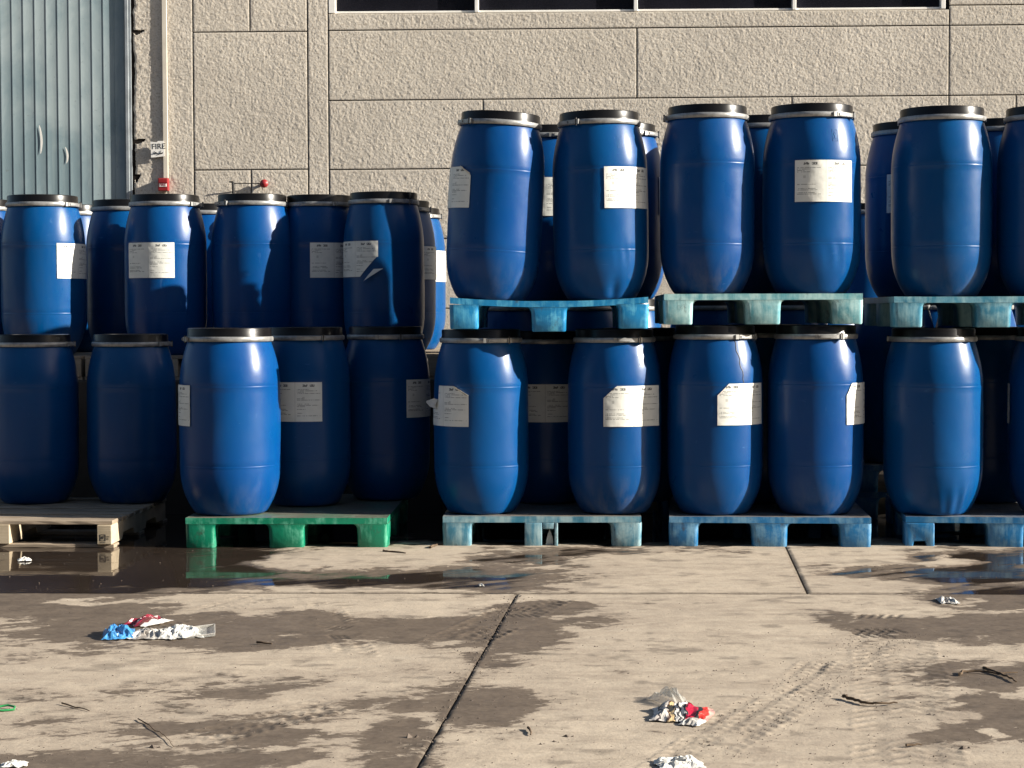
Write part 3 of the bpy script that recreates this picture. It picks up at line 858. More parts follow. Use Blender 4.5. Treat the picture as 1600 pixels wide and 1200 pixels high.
def emboss_mesh(a, z):
    b = MB()
    def strip(da0, da1, z0, z1):
        vs = []
        for rr in (-.002, .0022):
            for da, zz in ((da0, z0), (da1, z0), (da1, z1), (da0, z1)):
                t = math.radians(a + da); r = prof_r(z + zz) + rr * .3; vs.append((r * math.sin(t), -r * math.cos(t), z + zz))
        b.add(vs, [(0, 3, 2, 1), (4, 5, 6, 7), (0, 1, 5, 4), (1, 2, 6, 5), (2, 3, 7, 6), (3, 0, 4, 7)])
    strip(-4, -3.3, -.03, .03); strip(3.3, 4, -.03, .03); strip(-3.3, 3.3, -.03, -.026); strip(-3.3, 3.3, .026, .03)
    strip(-1, 0, -.018, .018); strip(-2.2, 2.2, -.019, -.015); strip(-2, -1, 0, .010); strip(0, 1.4, .008, .014)
    me = b.mesh('emblem'); me.materials.append(M['barrel']); return me

GROUP = 'blue barrels stacked on pallets'
shared_bodies = [body_mesh(101), body_mesh(102)]
count = [0]
def barrel(px, y, z, label, lab=None, lev=None, dents=(), sxy=1.0, sz=1.0, tilt=0.0, tilt_y=0.0, emblem=None, top=None, bot=None, lift=None, unique=True, group=GROUP, dx=0.0):
    count[0] += 1
    x = x_at(px, y, z + .5) + dx
    face = math.degrees(math.atan2(-x, y))                     # the side that looks at the camera
    t = thing('barrel', label, 'barrel', (x, y, z), (math.radians(tilt_y), math.radians(tilt), math.radians(face)), group, (sxy, sxy, sz))
    me = body_mesh(count[0], dents) if unique else shared_bodies[count[0] % 2]
    obj('body', me, None, t, rot=(0, 0, 0 if dents else random.random() * 6))
    obj('lid', lid_me, None, t, rot=(0, 0, random.random() * 6))
    rg = obj('clamp_ring', ring_me, None, t)
    lv = lev if lev is not None else random.choice((-70, 60, 100, 150, 200))
    lo = obj('lever', lever_me, None, rg, rot=(0, 0, math.radians(lv)))
    ta = math.radians(lv) + .30
    obj('hinge_pin', pin_me, None, rg, (.229 * math.sin(ta), -.229 * math.cos(ta), .889))
    if lab is not None:
        o = obj('label', label_mesh(lab[0], lab[1], top, bot, lift), None, t)
        o['label'] = 'white printed paper label'
    if emblem: obj('emblem', emboss_mesh(*emblem), None, t)
    return t
def flap(t, vs, fs):
    lab = [c for c in t.children if c.name.startswith('label')][0]
    obj('label_flap', MB().add(vs, fs).mesh('label_flap', smooth=80, fix=False), M['paper'], lab)

# ------------------------------------------------------------------ plastic pallets
PH = .155
def rounded(x0, x1, y0, y1, r, n=4, corners=(1, 1, 1, 1)):
    pts = []
    for k, (cx_, cy_, a) in enumerate(((x1 - r, y0 + r, -90), (x1 - r, y1 - r, 0), (x0 + r, y1 - r, 90), (x0 + r, y0 + r, 180))):
        for i in range(n + 1):
            t = math.radians(a + 90 * i / n); pts.append((cx_ + r * math.cos(t), cy_ + r * math.sin(t)))
    return pts
def foot_mesh(w, d, h, flare_l, flare_r):
    """tapered foot whose sides sweep out into the deck"""
    levels = [(0, .94), (.006, .985), (.06, 1.0), (h * .72, 1.02)]
    b = MB(); rings = []
    for z, k in levels:
        rings.append([(p[0] * k, p[1] * k, z) for p in rounded(-w / 2, w / 2, -d / 2, d / 2, .022)])
    for e in range(1, 5):
        t = e / 4; z = h * .72 + (h - h * .72) * math.sin(t * PI / 2)
        ex = .028 * (1 - math.cos(t * PI / 2))
        rings.append([(p[0] * 1.02 + (ex * flare_r if p[0] > 0 else -ex * flare_l), p[1] * 1.0, z) for p in rounded(-w / 2, w / 2, -d / 2, d / 2, .022)])
    n = len(rings[0]); vs = [v for r in rings for v in r]; fs = []
    for i in range(len(rings) - 1):
        for k in range(n):
            k2 = (k + 1) % n; fs.append((i * n + k, i * n + k2, (i + 1) * n + k2, (i + 1) * n + k))
    fs.append(tuple(reversed(range(n)))); fs.append(tuple(range((len(rings) - 1) * n, len(rings) * n)))
    return b.add(vs, fs).mesh('foot', smooth=45)
def deck_mesh(W, L, z0, z1, sag):
    """slightly dished deck with a rim lip, shallow ribs under the front edge"""
    xs = np.linspace(-W / 2, W / 2, 33); ys = np.linspace(0, L, 25)
    X, Y = np.meshgrid(xs, ys)
    k = 1 - (2 * X / W) ** 2
    top = np.full_like(X, z1) + .0012 * fbm(X * 8, Y * 8, 3, int(sag * 1e4) + 3) - sag * k
    lip = np.minimum(np.minimum(X + W / 2, W / 2 - X), np.minimum(Y, L - Y))
    top = top - sstep(.0, .004, lip) * .0 - .003 * sstep(.02, .035, lip)
    bot = np.full_like(X, z0) - sag * k
    ny, nx = X.shape
    vs = [(X[j, i], Y[j, i], top[j, i]) for j in range(ny) for i in range(nx)] + [(X[j, i], Y[j, i], bot[j, i]) for j in range(ny) for i in range(nx)]
    N = nx * ny; fs = []
    for j in range(ny - 1):
        for i in range(nx - 1):
            a = j * nx + i
            fs.append((a, a + 1, a + nx + 1, a + nx)); fs.append((N + a, N + a + nx, N + a + nx + 1, N + a + 1))
    for i in range(nx - 1):
        fs.append((i, N + i, N + i + 1, i + 1)); a = (ny - 1) * nx + i; fs.append((a, a + 1, N + a + 1, N + a))
    for j in range(ny - 1):
        a = j * nx; fs.append((a, a + nx, N + a + nx, N + a)); a = j * nx + nx - 1; fs.append((a, N + a, N + a + nx, a + nx))
    return MB().add(vs, fs).mesh('deck', smooth=30)
FW = (.150, .180, .155)
def plastic_pallet(px0, px1, y, z, mat, label, sag=.0, torn=False, notch=None, L=1.2, rotz=0):
    zc = z + .08
    x0, x1 = x_at(px0, y, zc), x_at(px1, y, zc); W = x1 - x0
    t = thing('plastic_pallet', label, 'pallet', ((x0 + x1) / 2, y, z), (0, 0, rotz), 'plastic pallets under the barrels')
    TD = .031
    obj('deck', deck_mesh(W, L, PH - TD, PH, sag), mat, t)
    # thin rib under the deck edge between the feet
    fd = .17
    for j, yy in enumerate((fd / 2 - .0015, L / 2, L - fd / 2 + .0015)):
        for i in range(3):
            w = FW[i] * W / 1.03
            xx = (-W / 2 + w / 2 - .0015, 0, W / 2 - w / 2 + .0015)[i]
            zb = -sag * (1 - (2 * xx / W) ** 2)
            if torn and j == 0 and i == 1:
                o = obj('foot', MB().box(-w / 2, w * .0, -fd / 2, fd / 2, 0, PH - TD - .0005).box(w * .36, w * .46, -fd / 2, fd / 2, 0, PH - TD - .0005).box(0, w * .36, -fd / 2 + .001, -fd / 2 + .01, .09, PH - TD - .0005).mesh('foot', .008, 3, 45), mat, t, (xx, yy, zb))
                o['label'] = 'torn middle foot with a dark hole and a white shard'
                sh_ = MB().prism([(w * .10, .002), (w * .33, .002), (w * .30, .05), (w * .22, .088), (w * .15, .05)], 'y', -fd / 2 + .03, -fd / 2 + .034).mesh('torn_shard')
                obj('torn_shard', sh_, M['paper'], o)
                continue
            if notch and (j, i) == notch:
                pts = [(-w / 2, 0), (-w * .24, 0), (-w * .20, .028), (w * .20, .030), (w * .24, 0), (w / 2, 0), (w / 2, PH - TD - .0005), (-w / 2, PH - TD - .0005)]
                o = obj('foot', MB().prism(pts, 'y', -fd / 2, fd / 2).mesh('foot', .007, 3, 45), mat, t, (xx, yy, zb)); continue
            obj('foot', foot_mesh(w, fd, PH - TD - .0005, 0 if i == 0 else 1, 0 if i == 2 else 1), mat, t, (xx, yy, zb))
    return t

zd1 = PH; zu = PH + .955           # deck of the lower pallets; underside of the upper ones
P_G = plastic_pallet(290, 605, 9.37, 0, M['p_green'], 'green plastic pallet standing at the edge of the puddle', L=1.25)
P_1 = plastic_pallet(692, 1002, 9.44, 0, M['p_grey'], 'greyish teal plastic pallet on the ground with a torn middle foot', torn=True)
P_2 = plastic_pallet(1046, 1360, 9.41, 0, M['p_blue'], 'streaked blue plastic pallet on dry ground behind the short slab joint', rotz=math.radians(-3))
P_3 = plastic_pallet(1417, 1728, 9.40, 0, M['p_blue'], 'blue plastic pallet with a notched foot on the ground at the right edge', notch=(0, 0), rotz=math.radians(-5))
ZR = PH + .965
P_1r = plastic_pallet(718, 985, 10.72, 0, M['p_grey'], 'plastic pallet in the dark behind the torn foot pallet')
P_2r = plastic_pallet(1036, 1302, 10.72, 0, M['p_blue'], 'plastic pallet in the dark behind the middle stack')
P_3r = plastic_pallet(1334, 1606, 10.72, 0, M['p_blue'], 'plastic pallet in the dark behind the right stack')
P_1ru = plastic_pallet(718, 985, 10.72, PH + .001, M['p_grey'], 'second of two pallets piled in the dark behind the torn foot pallet')
P_2ru = plastic_pallet(1036, 1302, 10.72, PH + .001, M['p_blue'], 'second of two pallets piled in the dark behind the middle stack')
P_3ru = plastic_pallet(1334, 1606, 10.72, PH + .001, M['p_blue'], 'second of two pallets piled in the dark behind the right stack')
P_1u = plastic_pallet(703, 1013, 9.42, zu + .008, M['p_cyan'], 'bright cyan sagging plastic pallet holding two leaning upper barrels', sag=.020)
P_2u = plastic_pallet(1038, 1348, 9.44, zu + .022, M['p_mint'], 'pale mint plastic pallet raised on two barrels in the middle stack', rotz=math.radians(-.5))
P_3u = plastic_pallet(1398, 1709, 9.43, zu + .006, M['p_teal'], 'teal plastic pallet raised on barrels at the right edge', sag=.002, rotz=math.radians(-2))

# ------------------------------------------------------------------ wooden pallets
def wood_board(Lx, w, th, name='board', bend=0.0, seed=0):
    n = 14; b = MB(); rr = random.Random(seed); vs, fs = [], []
    for i in range(n + 1):
        x = -Lx / 2 + Lx * i / n; zz = bend * math.sin(PI * i / n) + rr.uniform(-.0012, .0012)
        for yy, z in ((-w / 2, 0), (w / 2, 0), (w / 2, th), (-w / 2, th)): vs.append((x, yy + rr.uniform(-.0015, .0015), z + zz))
    for i in range(n):
        for j in range(4): fs.append((i * 4 + j, i * 4 + (j + 1) % 4, (i + 1) * 4 + (j + 1) % 4, (i + 1) * 4 + j))
    fs += [(0, 3, 2, 1), (n * 4, n * 4 + 1, n * 4 + 2, n * 4 + 3)]
    return b.add(vs, fs).mesh(name, .0025, 1)
def stringer_mesh(L, w, h):
    pts = [(0, 0), (L * .18, 0), (L * .20, .035), (L * .38, .035), (L * .40, 0), (L * .60, 0), (L * .62, .035), (L * .80, .035), (L * .82, 0), (L, 0), (L, h), (0, h)]
    return MB().prism(pts, 'x', -w / 2, w / 2).mesh('stringer', .003, 1)
wp_mesh = {}
def wooden_pallet(x1, y, z, W, L, H, label, stamp=False, rotz=0, nb=8):
    """x1: right edge. deck boards along x on three notched stringers, two bottom boards"""
    t = thing('wooden_pallet', label, 'pallet', (x1, y, z), (0, 0, rotz), 'wooden pallets under the barrels')
    th = .020; sh_ = H - 2 * th
    for k in range(nb):
        w = (L - .0) / nb * (.66 if k else .92)
        yy = (L / nb) * (k + .5)
        o = obj('board', wood_board(W - (.0 if k % 3 else .012), w, th, 'board', random.uniform(-.003, .004), k * 7 + nb), M['wood'], t, (-W / 2, yy, H - th + .0003 * (k % 2)))
    for i, xx in enumerate((-.045, -W / 2, -W + .045)):
        o = obj('stringer', stringer_mesh(L - .01, .075, sh_ - .0005), M['palewood'] if stamp else M['wood'], t, (xx, .0 if not stamp else -.012 * (i == 0), th))
        if stamp and i == 0:
            sm = MB()
            for bx in ((-.022, -.019, .018, .052), (.004, .007, .018, .052), (-.0185, .0035, .049, .052), (-.0185, .0035, .018, .021), (-.014, -.004, .028, .031), (-.014, -.011, .0315, .043), (-.006, -.003, .033, .045), (.011, .026, .040, .042), (.011, .024, .033, .035), (.011, .022, .026, .028), (-.022, .006, .009, .012)):
                sm.box(bx[0], bx[1], -.0008, .0002, bx[2], bx[3])
            obj('stamp', sm.mesh('stamp'), M['ink'], o, (0, -.0002, 0))
    for k, yy in enumerate((.06, L / 2, L - .06)):
        obj('bottom_board', wood_board(W, .10, th - .0005, 'bottom_board', 0, 50 + k), M['wood'], t, (-W / 2, yy, .0))
    return t
xr = at_z(175, 858, 0).x
WPL = .14
wooden_pallet(xr, 9.37, 0, 1.15, 1.22, WPL, 'weathered wooden pallet with a stamped pale block in the puddle', stamp=True, rotz=math.radians(-.8))
# pallets on the dock under the rear left barrels
DZ = .80; WH = .145
for k, (px, y, w) in enumerate(((128, 10.99, 1.25), (405, 10.99, 1.05), (690, 10.99, 1.06))):
    wooden_pallet(x_at(px, y, .95), y, DZ, w, 1.20, WH, ('wooden pallet behind the two lower left barrels, glimpsed in the gap between them', 'wooden pallet under the rear barrels behind the green pallet stack', 'wooden pallet in the shade under the rear barrels beside the bright cyan pallet')[k], nb=8)
for k, (px, y, w) in enumerate(((150, 12.22, 1.2), (430, 12.22, 1.06), (690, 12.22, 1.05))):
    wooden_pallet(x_at(px, y, .95), y, DZ, w, 1.20, WH, ('wooden pallet hidden behind the leftmost rear barrels', 'wooden pallet hidden behind the third and fourth upper left barrels', 'wooden pallet hidden under the furthest small barrel at the left stack end')[k], nb=8)
wooden_pallet(x_at(1500, 12.2, .95), 12.18, DZ, 1.05, 1.20, WH, 'wooden pallet hidden behind the middle stack on the right', nb=8)
ZU = DZ + WH + .0005

# ------------------------------------------------------------------ lay the barrels out
# lower left, on the wooden pallet
barrel(53, 10.33, WPL + .001, 'lower barrel at the left edge standing on the wooden pallet', lev=75, sz=.975)
barrel(206, 10.36, WPL + .001, 'unlabelled lower barrel second from the left standing on the wooden pallet', lev=62, sz=.975)
# on the green pallet
barrel(359.5, 9.64, PH, 'bright sunlit barrel at the front of the green pallet, paper label on its left edge', (-118, -50), lev=-85, sxy=1.06)
barrel(477, 10.08, PH, 'shaded barrel on the green pallet with its whole label beside the bright barrel', (-46, 21), lev=8)
barrel(603, 10.40, PH, 'dark barrel at the back right of the green pallet', (27, 95), lev=4)
# first stack, lower
s1a = barrel(752, 9.69, PH, 'lower barrel above the torn pallet foot, label torn with a folded corner', (-88, -15), lev=22, sxy=1.0, top=lambda u: (.66 if u < .36 else 1.0) if u < .74 else 1 - .22 * (u - .74) / .26,
             dents=((1.0, .8, .3, .08, .006, 'dent'),), sz=.9885)
s1b = barrel(960, 9.69, PH, 'lower barrel on the torn foot pallet, right one, label cut at its upper left', (-13, 60), lev=18, sxy=.99, top=cut_tl(.22, .3), emblem=(36, .80), lift=lambda u, v: .016 * max(0, u - .8) / .2, sz=.9885)
barrel(852, 10.22, PH, 'shaded barrel set back between the two lower barrels of the torn foot pallet', (-35, 35), lev=170, unique=False, sz=.972)
barrel(1000, 10.32, PH, 'barrel hidden behind the right lower barrel of the torn foot pallet', lev=170, unique=False, sz=.9885)
# first stack, upper
zt = zu + .008 + PH - .0135
s1e = barrel(766, 9.68, zt, 'upper barrel leaning right on the bright cyan pallet', (-104, -33), lev=-62, tilt=3.4, dx=.0, top=cut_tr(.2, .22), dents=((1.15, .70, .5, .10, .010, 'dent'),))
barrel(940, 9.68, zt, 'upper barrel on the cyan pallet, right one, label on its right side', (5, 74), lev=-48, tilt=-.8, emblem=(27, .80), dents=((.33, .05, .16, .06, .014, 'dent'), (.55, .22, .3, .05, .004, 'wrinkle')))
barrel(857, 10.40, zt + .000, 'shaded barrel set back between the two upper barrels of the cyan pallet', (-40, 30), lev=20)
barrel(966, 10.36, zt + .006, 'upper barrel at the back right of the cyan pallet, only its lit edge showing', (64, 134), lev=60)
# second stack
barrel(1117, 9.66, PH, 'lower barrel of the middle stack, left one, dark crease above a corner cut label', (3, 72), lev=47, sz=1.006, top=cut_tl(.20, .28), dents=((.85, .22, .18, .03, .006, 'wrinkle'),))
barrel(1274, 9.66, PH, 'lower barrel of the middle stack, right one, torn label at its right edge', (39, 108), lev=18, sz=1.006, top=cut_tl(.12, .30))
zt2 = zu + .022 + PH
barrel(1105, 9.68, zt2, 'upper unlabelled barrel on the left of the pale mint pallet', lev=-95, sxy=.99)
barrel(1268, 9.68, zt2, 'upper barrel on the right of the mint pallet with its whole label facing forward', (-19, 52), lev=48, sxy=1.02, emblem=(30, .80), dents=((.6, .2, .4, .06, .005, 'wrinkle'),))
barrel(1190, 10.22, zt2, 'shaded barrel set back between the upper barrels on the mint pallet', lev=170, unique=False)
barrel(1195, 10.22, PH, 'barrel hidden behind the lower barrels of the middle stack', lev=170, unique=False, sz=1.006)
# third stack
barrel(1457.5, 9.65, PH, 'lower unlabelled barrel with a wrinkled base above the notched pallet foot', lev=-120, sxy=1.03, dents=((.62, .07, .45, .085, .007, 'wrinkle'), (1.25, .84, .25, .05, .005, 'dent')), sz=.9885)
barrel(1652, 9.68, PH, 'lower barrel cut off by the right edge of the picture', (-144, -72), lev=120, sz=.9885)
barrel(1545, 10.25, PH, 'shaded barrel set back between the two lower barrels at the right edge', lev=160, unique=False, sz=.9885)
zt3 = zu + .006 + PH - .001
barrel(1471, 9.68, zt3, 'upper unlabelled barrel on the left of the teal pallet at right', lev=-130, sxy=1.035, dents=((1.0, .72, .3, .07, .005, 'dent'),))
barrel(1637, 9.66, zt3, 'upper barrel cut off by the right edge of the picture', lev=130, sxy=1.03)
barrel(1422, 10.42, zt3, 'shaded upper barrel at the back left of the teal pallet', (-30, 40), lev=170)
barrel(1556, 10.30, zt3, 'upper barrel at the back between the two front ones on the teal pallet', lev=30)
# the next stack along the row, just beyond the right edge of the picture
plastic_pallet(1768, 2078, 9.40, 0, M['p_blue'], 'plastic pallet of the next stack beyond the right edge')
plastic_pallet(1768, 2078, 9.38, zu + .006, M['p_teal'], 'raised plastic pallet of the next stack beyond the right edge')
for zz, lv_, sz_ in ((PH, 'lower', .9885), (zt3, 'upper', 1.0)):
    for px_, sd in ((1845, 'left'), (2005, 'right')):
        for yy_, rw in ((9.66, 'front'), (10.27, 'back')):
            barrel(px_, yy_, zz, '%s %s barrel, %s row of the next stack beyond the right edge' % (lv_, sd, rw), lev=180, unique=False, sz=sz_)
# rear stacks, in the dark behind the three front ones
for k, (a_, b_, nm) in enumerate(((790, 915, 'torn foot pallet stack'), (1108, 1232, 'middle stack'), (1396, 1524, 'right stack'))):
    for zz, lv_ in ((2 * PH + .001, 'lower'), (2 * PH + .968, 'upper')):
        for px_, sd in ((a_, 'left'), (b_, 'right')):
            for yy_, rw in ((10.99, 'front'), (11.60, 'back')):
                if zz > 1 and k > 0: continue
                barrel(px_ + (62 if rw == 'back' else 0), yy_, zz, '%s %s barrel in the %s row hidden behind the %s' % (lv_, sd, rw, nm), lev=180, unique=False)
# rear left, upper, on the dock
barrel(68, 11.22, ZU, 'upper left barrel with label running round its shaded right side', (18, 87), lev=55, sxy=1.02)
barrel(259, 11.22, ZU, 'upper left barrel with a whole label facing the camera, below the red alarm box', (-60, 12), lev=62, sxy=1.0)
barrel(395, 11.22, ZU, 'upper left unlabelled barrel below the red wall disc', lev=-62, sxy=1.0)
barrel(500, 11.34, ZU, 'shaded upper barrel with half its label hidden by the barrel to its right', (-14, 55), lev=40, sxy=.97)
u5 = barrel(600, 11.10, ZU, 'upper barrel with a torn label and a peeling corner, mostly in shade', (-79, -8), lev=28, sxy=.98, bot=lambda u: 0 if u < .62 else min(.55, (u - .62) / .38 * .6))
barrel(-32, 11.6, ZU, 'upper rear barrel cut off by the left edge of the picture', lev=120, unique=False)
barrel(196, 11.72, ZU, 'upper barrel set back in shade between the first two upper left barrels', lev=150, sxy=.98)
barrel(112, 12.22, ZU, 'far upper barrel, only its rim showing right of the leftmost upper barrel', lev=60, unique=False)
barrel(322, 12.20, ZU, 'far upper barrel, a lit sliver left of the barrel below the red disc', (20, 90), lev=50, unique=False)
barrel(440, 12.1, ZU, 'far upper barrel, only its rim showing behind the barrel below the red disc', lev=160, unique=False)
barrel(621, 11.92, ZU, 'set back barrel just right of the one with the peeling label', (40, 110), lev=52)
barrel(640, 12.75, ZU, 'furthest barrel with a lit right edge beside the leaning upper barrel', (42, 112), lev=58)
barrel(1352, 12.5, ZU, 'dark barrel far back in the gap right of the mint pallet', lev=150, unique=False)

# loose label pieces
def poly_flap(t, pts, thick=.0012, curl=None):
    """pts: angle deg, z, lift -> small curved paper piece built as a fan with thickness"""
    vs = []
    for a, z, lf in pts:
        th = math.radians(a); r = prof_r(z) + .006 + lf; vs.append((r * math.sin(th), -r * math.cos(th), z))
    n = len(vs); c = sum((Vector(v) for v in vs), Vector()) / n
    th = math.radians(pts[0][0]); c += Vector((math.sin(th), -math.cos(th), 0)) * .006
    flap(t, vs + [tuple(c)], [(i, (i + 1) % n, n) for i in range(n)])
poly_flap(s1a, [(-36, .672, .002), (-33, .674, .012), (-15.5, .628, .012), (-15, .622, .002), (-19, .628, .008)])
poly_flap(s1a, [(-62, .598, .004), (-66, .606, .014), (-88, .588, .034), (-90, .580, .036), (-78, .560, .022), (-66, .552, .006), (-64, .570, .012)])
poly_flap(s1e, [(-50, .674, .004), (-47, .675, .012), (-33, .640, .010), (-32, .622, .002), (-37, .645, .008)])
poly_flap(u5, [(-14, .508, .002), (-1, .510, .02), (-5, .500, .018), (-26, .440, .022), (-28, .434, .014), (-22, .470, .006)])
# dark crease running down from the rim of the middle stack's lower left barrel
cr = [b for b in bpy.data.objects if b.name.startswith('barrel') and 'dark crease' in b.get('label', '')][0]
pts = []
for k in range(12):
    z = .895 - .22 * k / 11; a = math.radians(28 + 9 * (k / 11) + 1.2 * math.sin(k * 1.7)); r = prof_r(z) + .0005
    pts.append((r * math.sin(a), -r * math.cos(a), z))
obj('crease', MB().tube(pts, .0022, 6).mesh('crease'), M['black'], cr)

# ------------------------------------------------------------------ litter
def crumple(name, nx, ny, w, d, hgt, seed, mat, drape=True, fold=5.0, base=.002):
    u, v = np.meshgrid(np.linspace(0, 1, nx), np.linspace(0, 1, ny))
    X = (u - .5) * w; Y = (v - .5) * d
    n = fbm(u * fold, v * fold, 3, seed, .6); rdg = 1 - np.abs(fbm(u * fold * .8 + 3, v * fold * .8, 3, seed + 5, .6)) * 2
    edge = np.minimum(np.minimum(u, 1 - u), np.minimum(v, 1 - v))
    Z = hgt * (.30 + .45 * rdg + .5 * n) * sstep(-.05, .28, edge)
    X = X + .16 * w * fbm(u * 3, v * 3, 3, seed + 9) * (.4 + edge) ; Y = Y + .22 * d * fbm(u * 3 + 8, v * 3, 3, seed + 12)
    Z = np.maximum(Z, 0) + base + .004 * np.abs(fbm(u * 9, v * 9, 2, seed + 2))
    me = grid_mesh(name, X, Y, Z, smooth=False)
    ul = me.uv_layers.new(name='UVMap'); uvs = np.stack([u, v], -1).reshape(-1, 2)
    li = np.zeros(len(me.loops), dtype=np.int32); me.loops.foreach_get('vertex_index', li)
    ul.data.foreach_set('uv', uvs[li].astype(np.float32).ravel())
    if mat: me.materials.append(mat)
    return me
GZ = .0045
def on_ground(px, py, z=GZ): p = at_z(px, py, z); return (p.x, p.y, z)
def litter(name, px, py, me, label, cat, rz=0, group=None, z=GZ, rx=0):
    o = obj(name, me, None, None, on_ground(px, py, z), (rx, 0, rz)); return tag(o, label, cat, group)
litter('plastic_bag', 186, 994, crumple('plastic_bag', 26, 22, .115, .20, .045, 4, M['bag'], fold=6), 'crumpled blue plastic bag at the left end of the litter heap', 'bag', .2)
litter('plastic_film', 243, 993, crumple('plastic_film', 34, 20, .20, .18, .028, 12, M['foil'], fold=8), 'crumpled silvery film in the middle of the litter heap', 'film', -.1)
litter('paper_sheet', 288, 990, crumple('paper_sheet', 22, 16, .13, .22, .026, 23, M['paper'], fold=4), 'crumpled white paper lying against the clear tray', 'paper', .25)
wr1 = mat_wrapper('red_white_foil', [(0, (.08, .02, .02)), (.14, (.17, .012, .025)), (.36, (.46, .40, .38)), (.58, (.15, .012, .025)), (.72, (.10, .03, .03)), (.84, (.48, .46, .44))], .25, 3)
litter('snack_wrapper', 232, 974, crumple('snack_wrapper', 24, 14, .11, .16, .032, 31, wr1, fold=5), 'small red and white wrapper at the back of the litter heap', 'wrapper', -.5)
# clear tray: a shallow open box with a rim
tray = thing('clear_tray', 'clear plastic tray lying tilted at the right end of the litter heap', 'tray', on_ground(312, 992), (math.radians(7), math.radians(-6), .18))
tw, td, thh = .115, .12, .016
obj('tray_base', MB().box(-tw / 2, tw / 2, -td / 2, td / 2, .006, .0075).mesh('tray_base'), M['clear'], tray)
tb = MB(); 
for (x0, x1, y0, y1) in ((-tw / 2, tw / 2, -td / 2, -td / 2 + .0015), (-tw / 2, tw / 2, td / 2 - .0015, td / 2), (-tw / 2, -tw / 2 + .0015, -td / 2 + .002, td / 2 - .002), (tw / 2 - .0015, tw / 2, -td / 2 + .002, td / 2 - .002)): tb.box(x0, x1, y0, y1, .008, thh)
obj('tray_wall', tb.mesh('tray_wall'), M['clear'], tray)
rm = MB(); c4 = [(-tw / 2, -td / 2, thh), (tw / 2, -td / 2, thh), (tw / 2, td / 2, thh), (-tw / 2, td / 2, thh), (-tw / 2, -td / 2, thh)]
rm.tube(c4, .002, 6); obj('tray_rim', rm.mesh('tray_rim'), M['foil'], tray)
# the wrapper in the foreground
wr2 = mat_wrapper('striped_foil', [(0, (.55, .50, .45)), (.10, (.05, .04, .04)), (.14, (.50, .46, .42)), (.24, (.07, .04, .03)), (.28, (.52, .38, .2)), (.38, (.03, .03, .03)), (.41, (.54, .52, .49)), (.46, (.03, .03, .03)), (.50, (.54, .52, .49)), (.55, (.03, .03, .03)), (.60, (.46, .015, .045)), (.74, (.02, .02, .02)), (.82, (.48, .03, .02)), (.93, (.52, .28, .24))], .22, 9)
litter('snack_wrapper', 1066, 1117, crumple('snack_wrapper', 40, 22, .175, .17, .034, 47, wr2, fold=4), 'crumpled red, black and white striped wrapper in the foreground', 'wrapper', -.12)
litter('plastic_film', 1046, 1098, crumple('plastic_film', 16, 16, .07, .16, .045, 52, M['clear'], fold=4), 'clear plastic scrap standing behind the striped wrapper', 'film', .5)
litter('paper_scrap', 1083, 1131, crumple('paper_scrap', 12, 10, .06, .07, .016, 57, M['foil'], fold=3), 'small grey flap of foil in front of the striped wrapper', 'scrap', -.4)
litter('paper_sheet', 1062, 1196, crumple('paper_sheet', 26, 18, .125, .10, .022, 64, M['paper'], fold=5), 'crumpled white paper at the bottom edge of the picture', 'paper', .1)
litter('paper_scrap', 1480, 940, crumple('paper_scrap', 20, 14, .075, .14, .020, 71, M['foil'], fold=4), 'flattened pale scrap beside the wet patch on the right', 'scrap', 0)
litter('paper_scrap', 38, 876, crumple('paper_scrap', 12, 9, .065, .07, .02, 77, M['paper'], fold=4), 'small white scrap floating in the puddle by the wooden pallet', 'scrap', .3, z=.001)
litter('paper_scrap', 22, 1197, crumple('paper_scrap', 12, 9, .07, .05, .012, 79, M['paper'], fold=4), 'white scrap at the bottom left corner of the picture', 'scrap', .2)
litter('paper_scrap', 752, 916, crumple('paper_scrap', 8, 7, .022, .05, .012, 83, M['paper'], fold=3), 'tiny white scrap on wet ground behind the slab joint', 'scrap', .2, z=.002)
gs = MB().tube([(-.05, 0, .004), (-.03, .02, .006), (0, .028, .010), (.025, .015, .008), (.03, -.01, .005), (0, -.02, .004), (-.045, -.012, .004)], .0035, 6).mesh('green_strap', smooth=50)
gs.materials.append(simple('green_strap_plastic', (.03, .26, .08), .4))
litter('green_strap', 8, 1110, gs, 'loop of green strapping at the left edge of the ground', 'strap')
def stick(pxs, r, label, group=None, z=GZ):
    P = [at_z(a, b, z) for a, b in pxs]; o0 = P[0]
    pts = []
    for i in range(len(P) - 1):
        for k in range(4):
            q = P[i].lerp(P[i + 1], k / 4) - o0; pts.append((q.x + random.uniform(-.003, .003), q.y + random.uniform(-.003, .003), r + abs(random.uniform(0, .004))))
    q = P[-1] - o0; pts.append((q.x, q.y, r))
    o = obj('twig', MB().tube(pts, [r * (1 - .6 * i / len(pts)) for i in range(len(pts))], 6).mesh('twig', smooth=60), M['twig'], None, (o0.x, o0.y, z))
    return tag(o, label, 'twig', group)
tg = 'twigs lying on the concrete'
stick([(1317, 1092), (1332, 1096), (1350, 1102), (1375, 1103), (1402, 1101)], .006, 'long curved twig on dry concrete right of the striped wrapper', tg)
stick([(598, 863), (612, 864), (634, 866)], .006, 'dark twig on the dry patch right of the green pallet', tg, .001)
stick([(98, 1101), (118, 1107), (140, 1112)], .0026, 'thin twig on the left foreground', tg)
stick([(215, 1125), (240, 1140), (258, 1152), (272, 1168)], .0018, 'bent twig in the left foreground mud', tg)
stick([(402, 1006), (425, 1008)], .005, 'short straight twig on wet ground right of the litter heap', tg)
stick([(1498, 1057), (1505, 1052), (1530, 1052), (1560, 1055), (1590, 1053)], .005, 'pale twig across the wet patch at the right edge', tg)
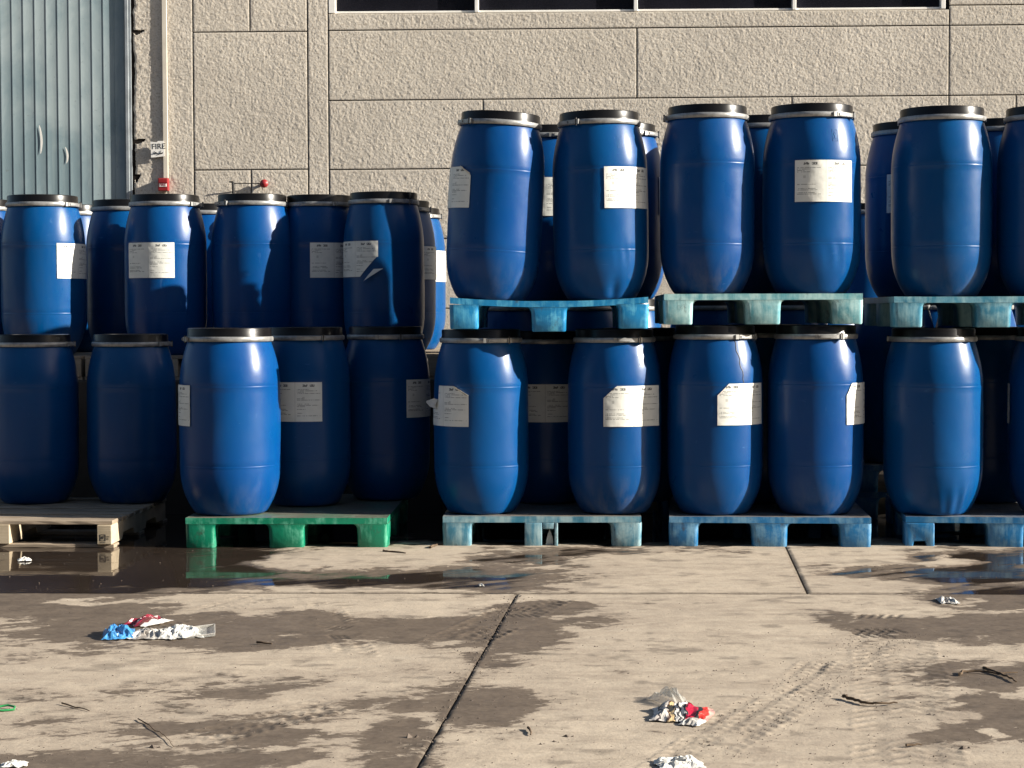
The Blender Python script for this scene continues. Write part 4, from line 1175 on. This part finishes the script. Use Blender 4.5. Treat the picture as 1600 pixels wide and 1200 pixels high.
stick([(1538, 1046), (1550, 1052), (1575, 1060), (1588, 1068)], .006, 'dark forked twig in the wet patch at the right edge', tg)
stick([(672, 858), (684, 853), (700, 853)], .007, 'dark twig beside the left foot of the torn pallet', tg, .001)
stick([(826, 1140), (829, 1150)], .004, 'tiny twig right of the dark round stain', tg)
stick([(1415, 1168), (1440, 1166)], .004, 'thin twig at the edge of the lower right wet patch', tg)
# dirt crumbs, chips and bits of leaf over the yard: nobody could count them
crumbs = MB(); rr = random.Random(5)
def chip(x, y, z, s):
    n = 6; vs = []
    for k in range(n):
        a = 2 * PI * k / n + rr.random(); q = s * rr.uniform(.6, 1.1); vs.append((x + q * math.cos(a), y + .8 * q * math.sin(a), z - .001))
    vs.append((x + s * rr.uniform(-.3, .3), y, z + s * rr.uniform(.35, .8)))
    crumbs.add(vs, [(k, (k + 1) % n, n) for k in range(n)])
for px, py, s in ((885, 1151, .014), (866, 1159, .009), (845, 1163, .007), (640, 1152, .016), (238, 1168, .014), (704, 1052, .010), (712, 1066, .008), (1115, 1048, .007), (1452, 1116, .010), (1505, 1170, .013), (960, 1124, .009), (1475, 1026, .008), (750, 985, .008), (930, 1010, .006), (1108, 1165, .008), (440, 1130, .010), (1267, 1178, .008), (1232, 1067, .006)):
    p = at_z(px, py, GZ); chip(p.x, p.y, GZ, s); chip(p.x + s * 1.3, p.y + rr.uniform(-s, s), GZ, s * .6)
for k in range(1500):
    px, py = rr.uniform(-20, 1620), 930 + 280 * rr.random() ** .8
    p = at_z(px, py, GZ); chip(p.x, p.y, GZ, rr.choice((.0015, .002, .002, .003, .004)))
for k in range(250):
    px, py = rr.uniform(-20, 1620), rr.uniform(858, 922)
    p = at_z(px, py, .003); chip(p.x, p.y, .003, rr.choice((.002, .003, .004)))
ta, tb_ = at_z(1090, 1185, GZ), at_z(1400, 985, GZ)
for k in range(900):
    q = ta.lerp(tb_, rr.random()); o_ = rr.choice((-.10, .10, -.03, .05)) + rr.gauss(0, .02)
    chip(q.x + o_ * .8, q.y - o_ * .55, GZ, rr.choice((.0015, .002, .003, .004)))
for k in range(260):                                    # crumbs thrown up along the joint
    y = rr.uniform(4.9, 7.8); x = xj(J_FRONT.x, J_FRONT.y, y) + rr.gauss(0, .03); chip(x, y, GZ, rr.uniform(.002, .006))
obj('dirt_crumbs', crumbs.mesh('dirt_crumbs'), M['chip'], kind='stuff')
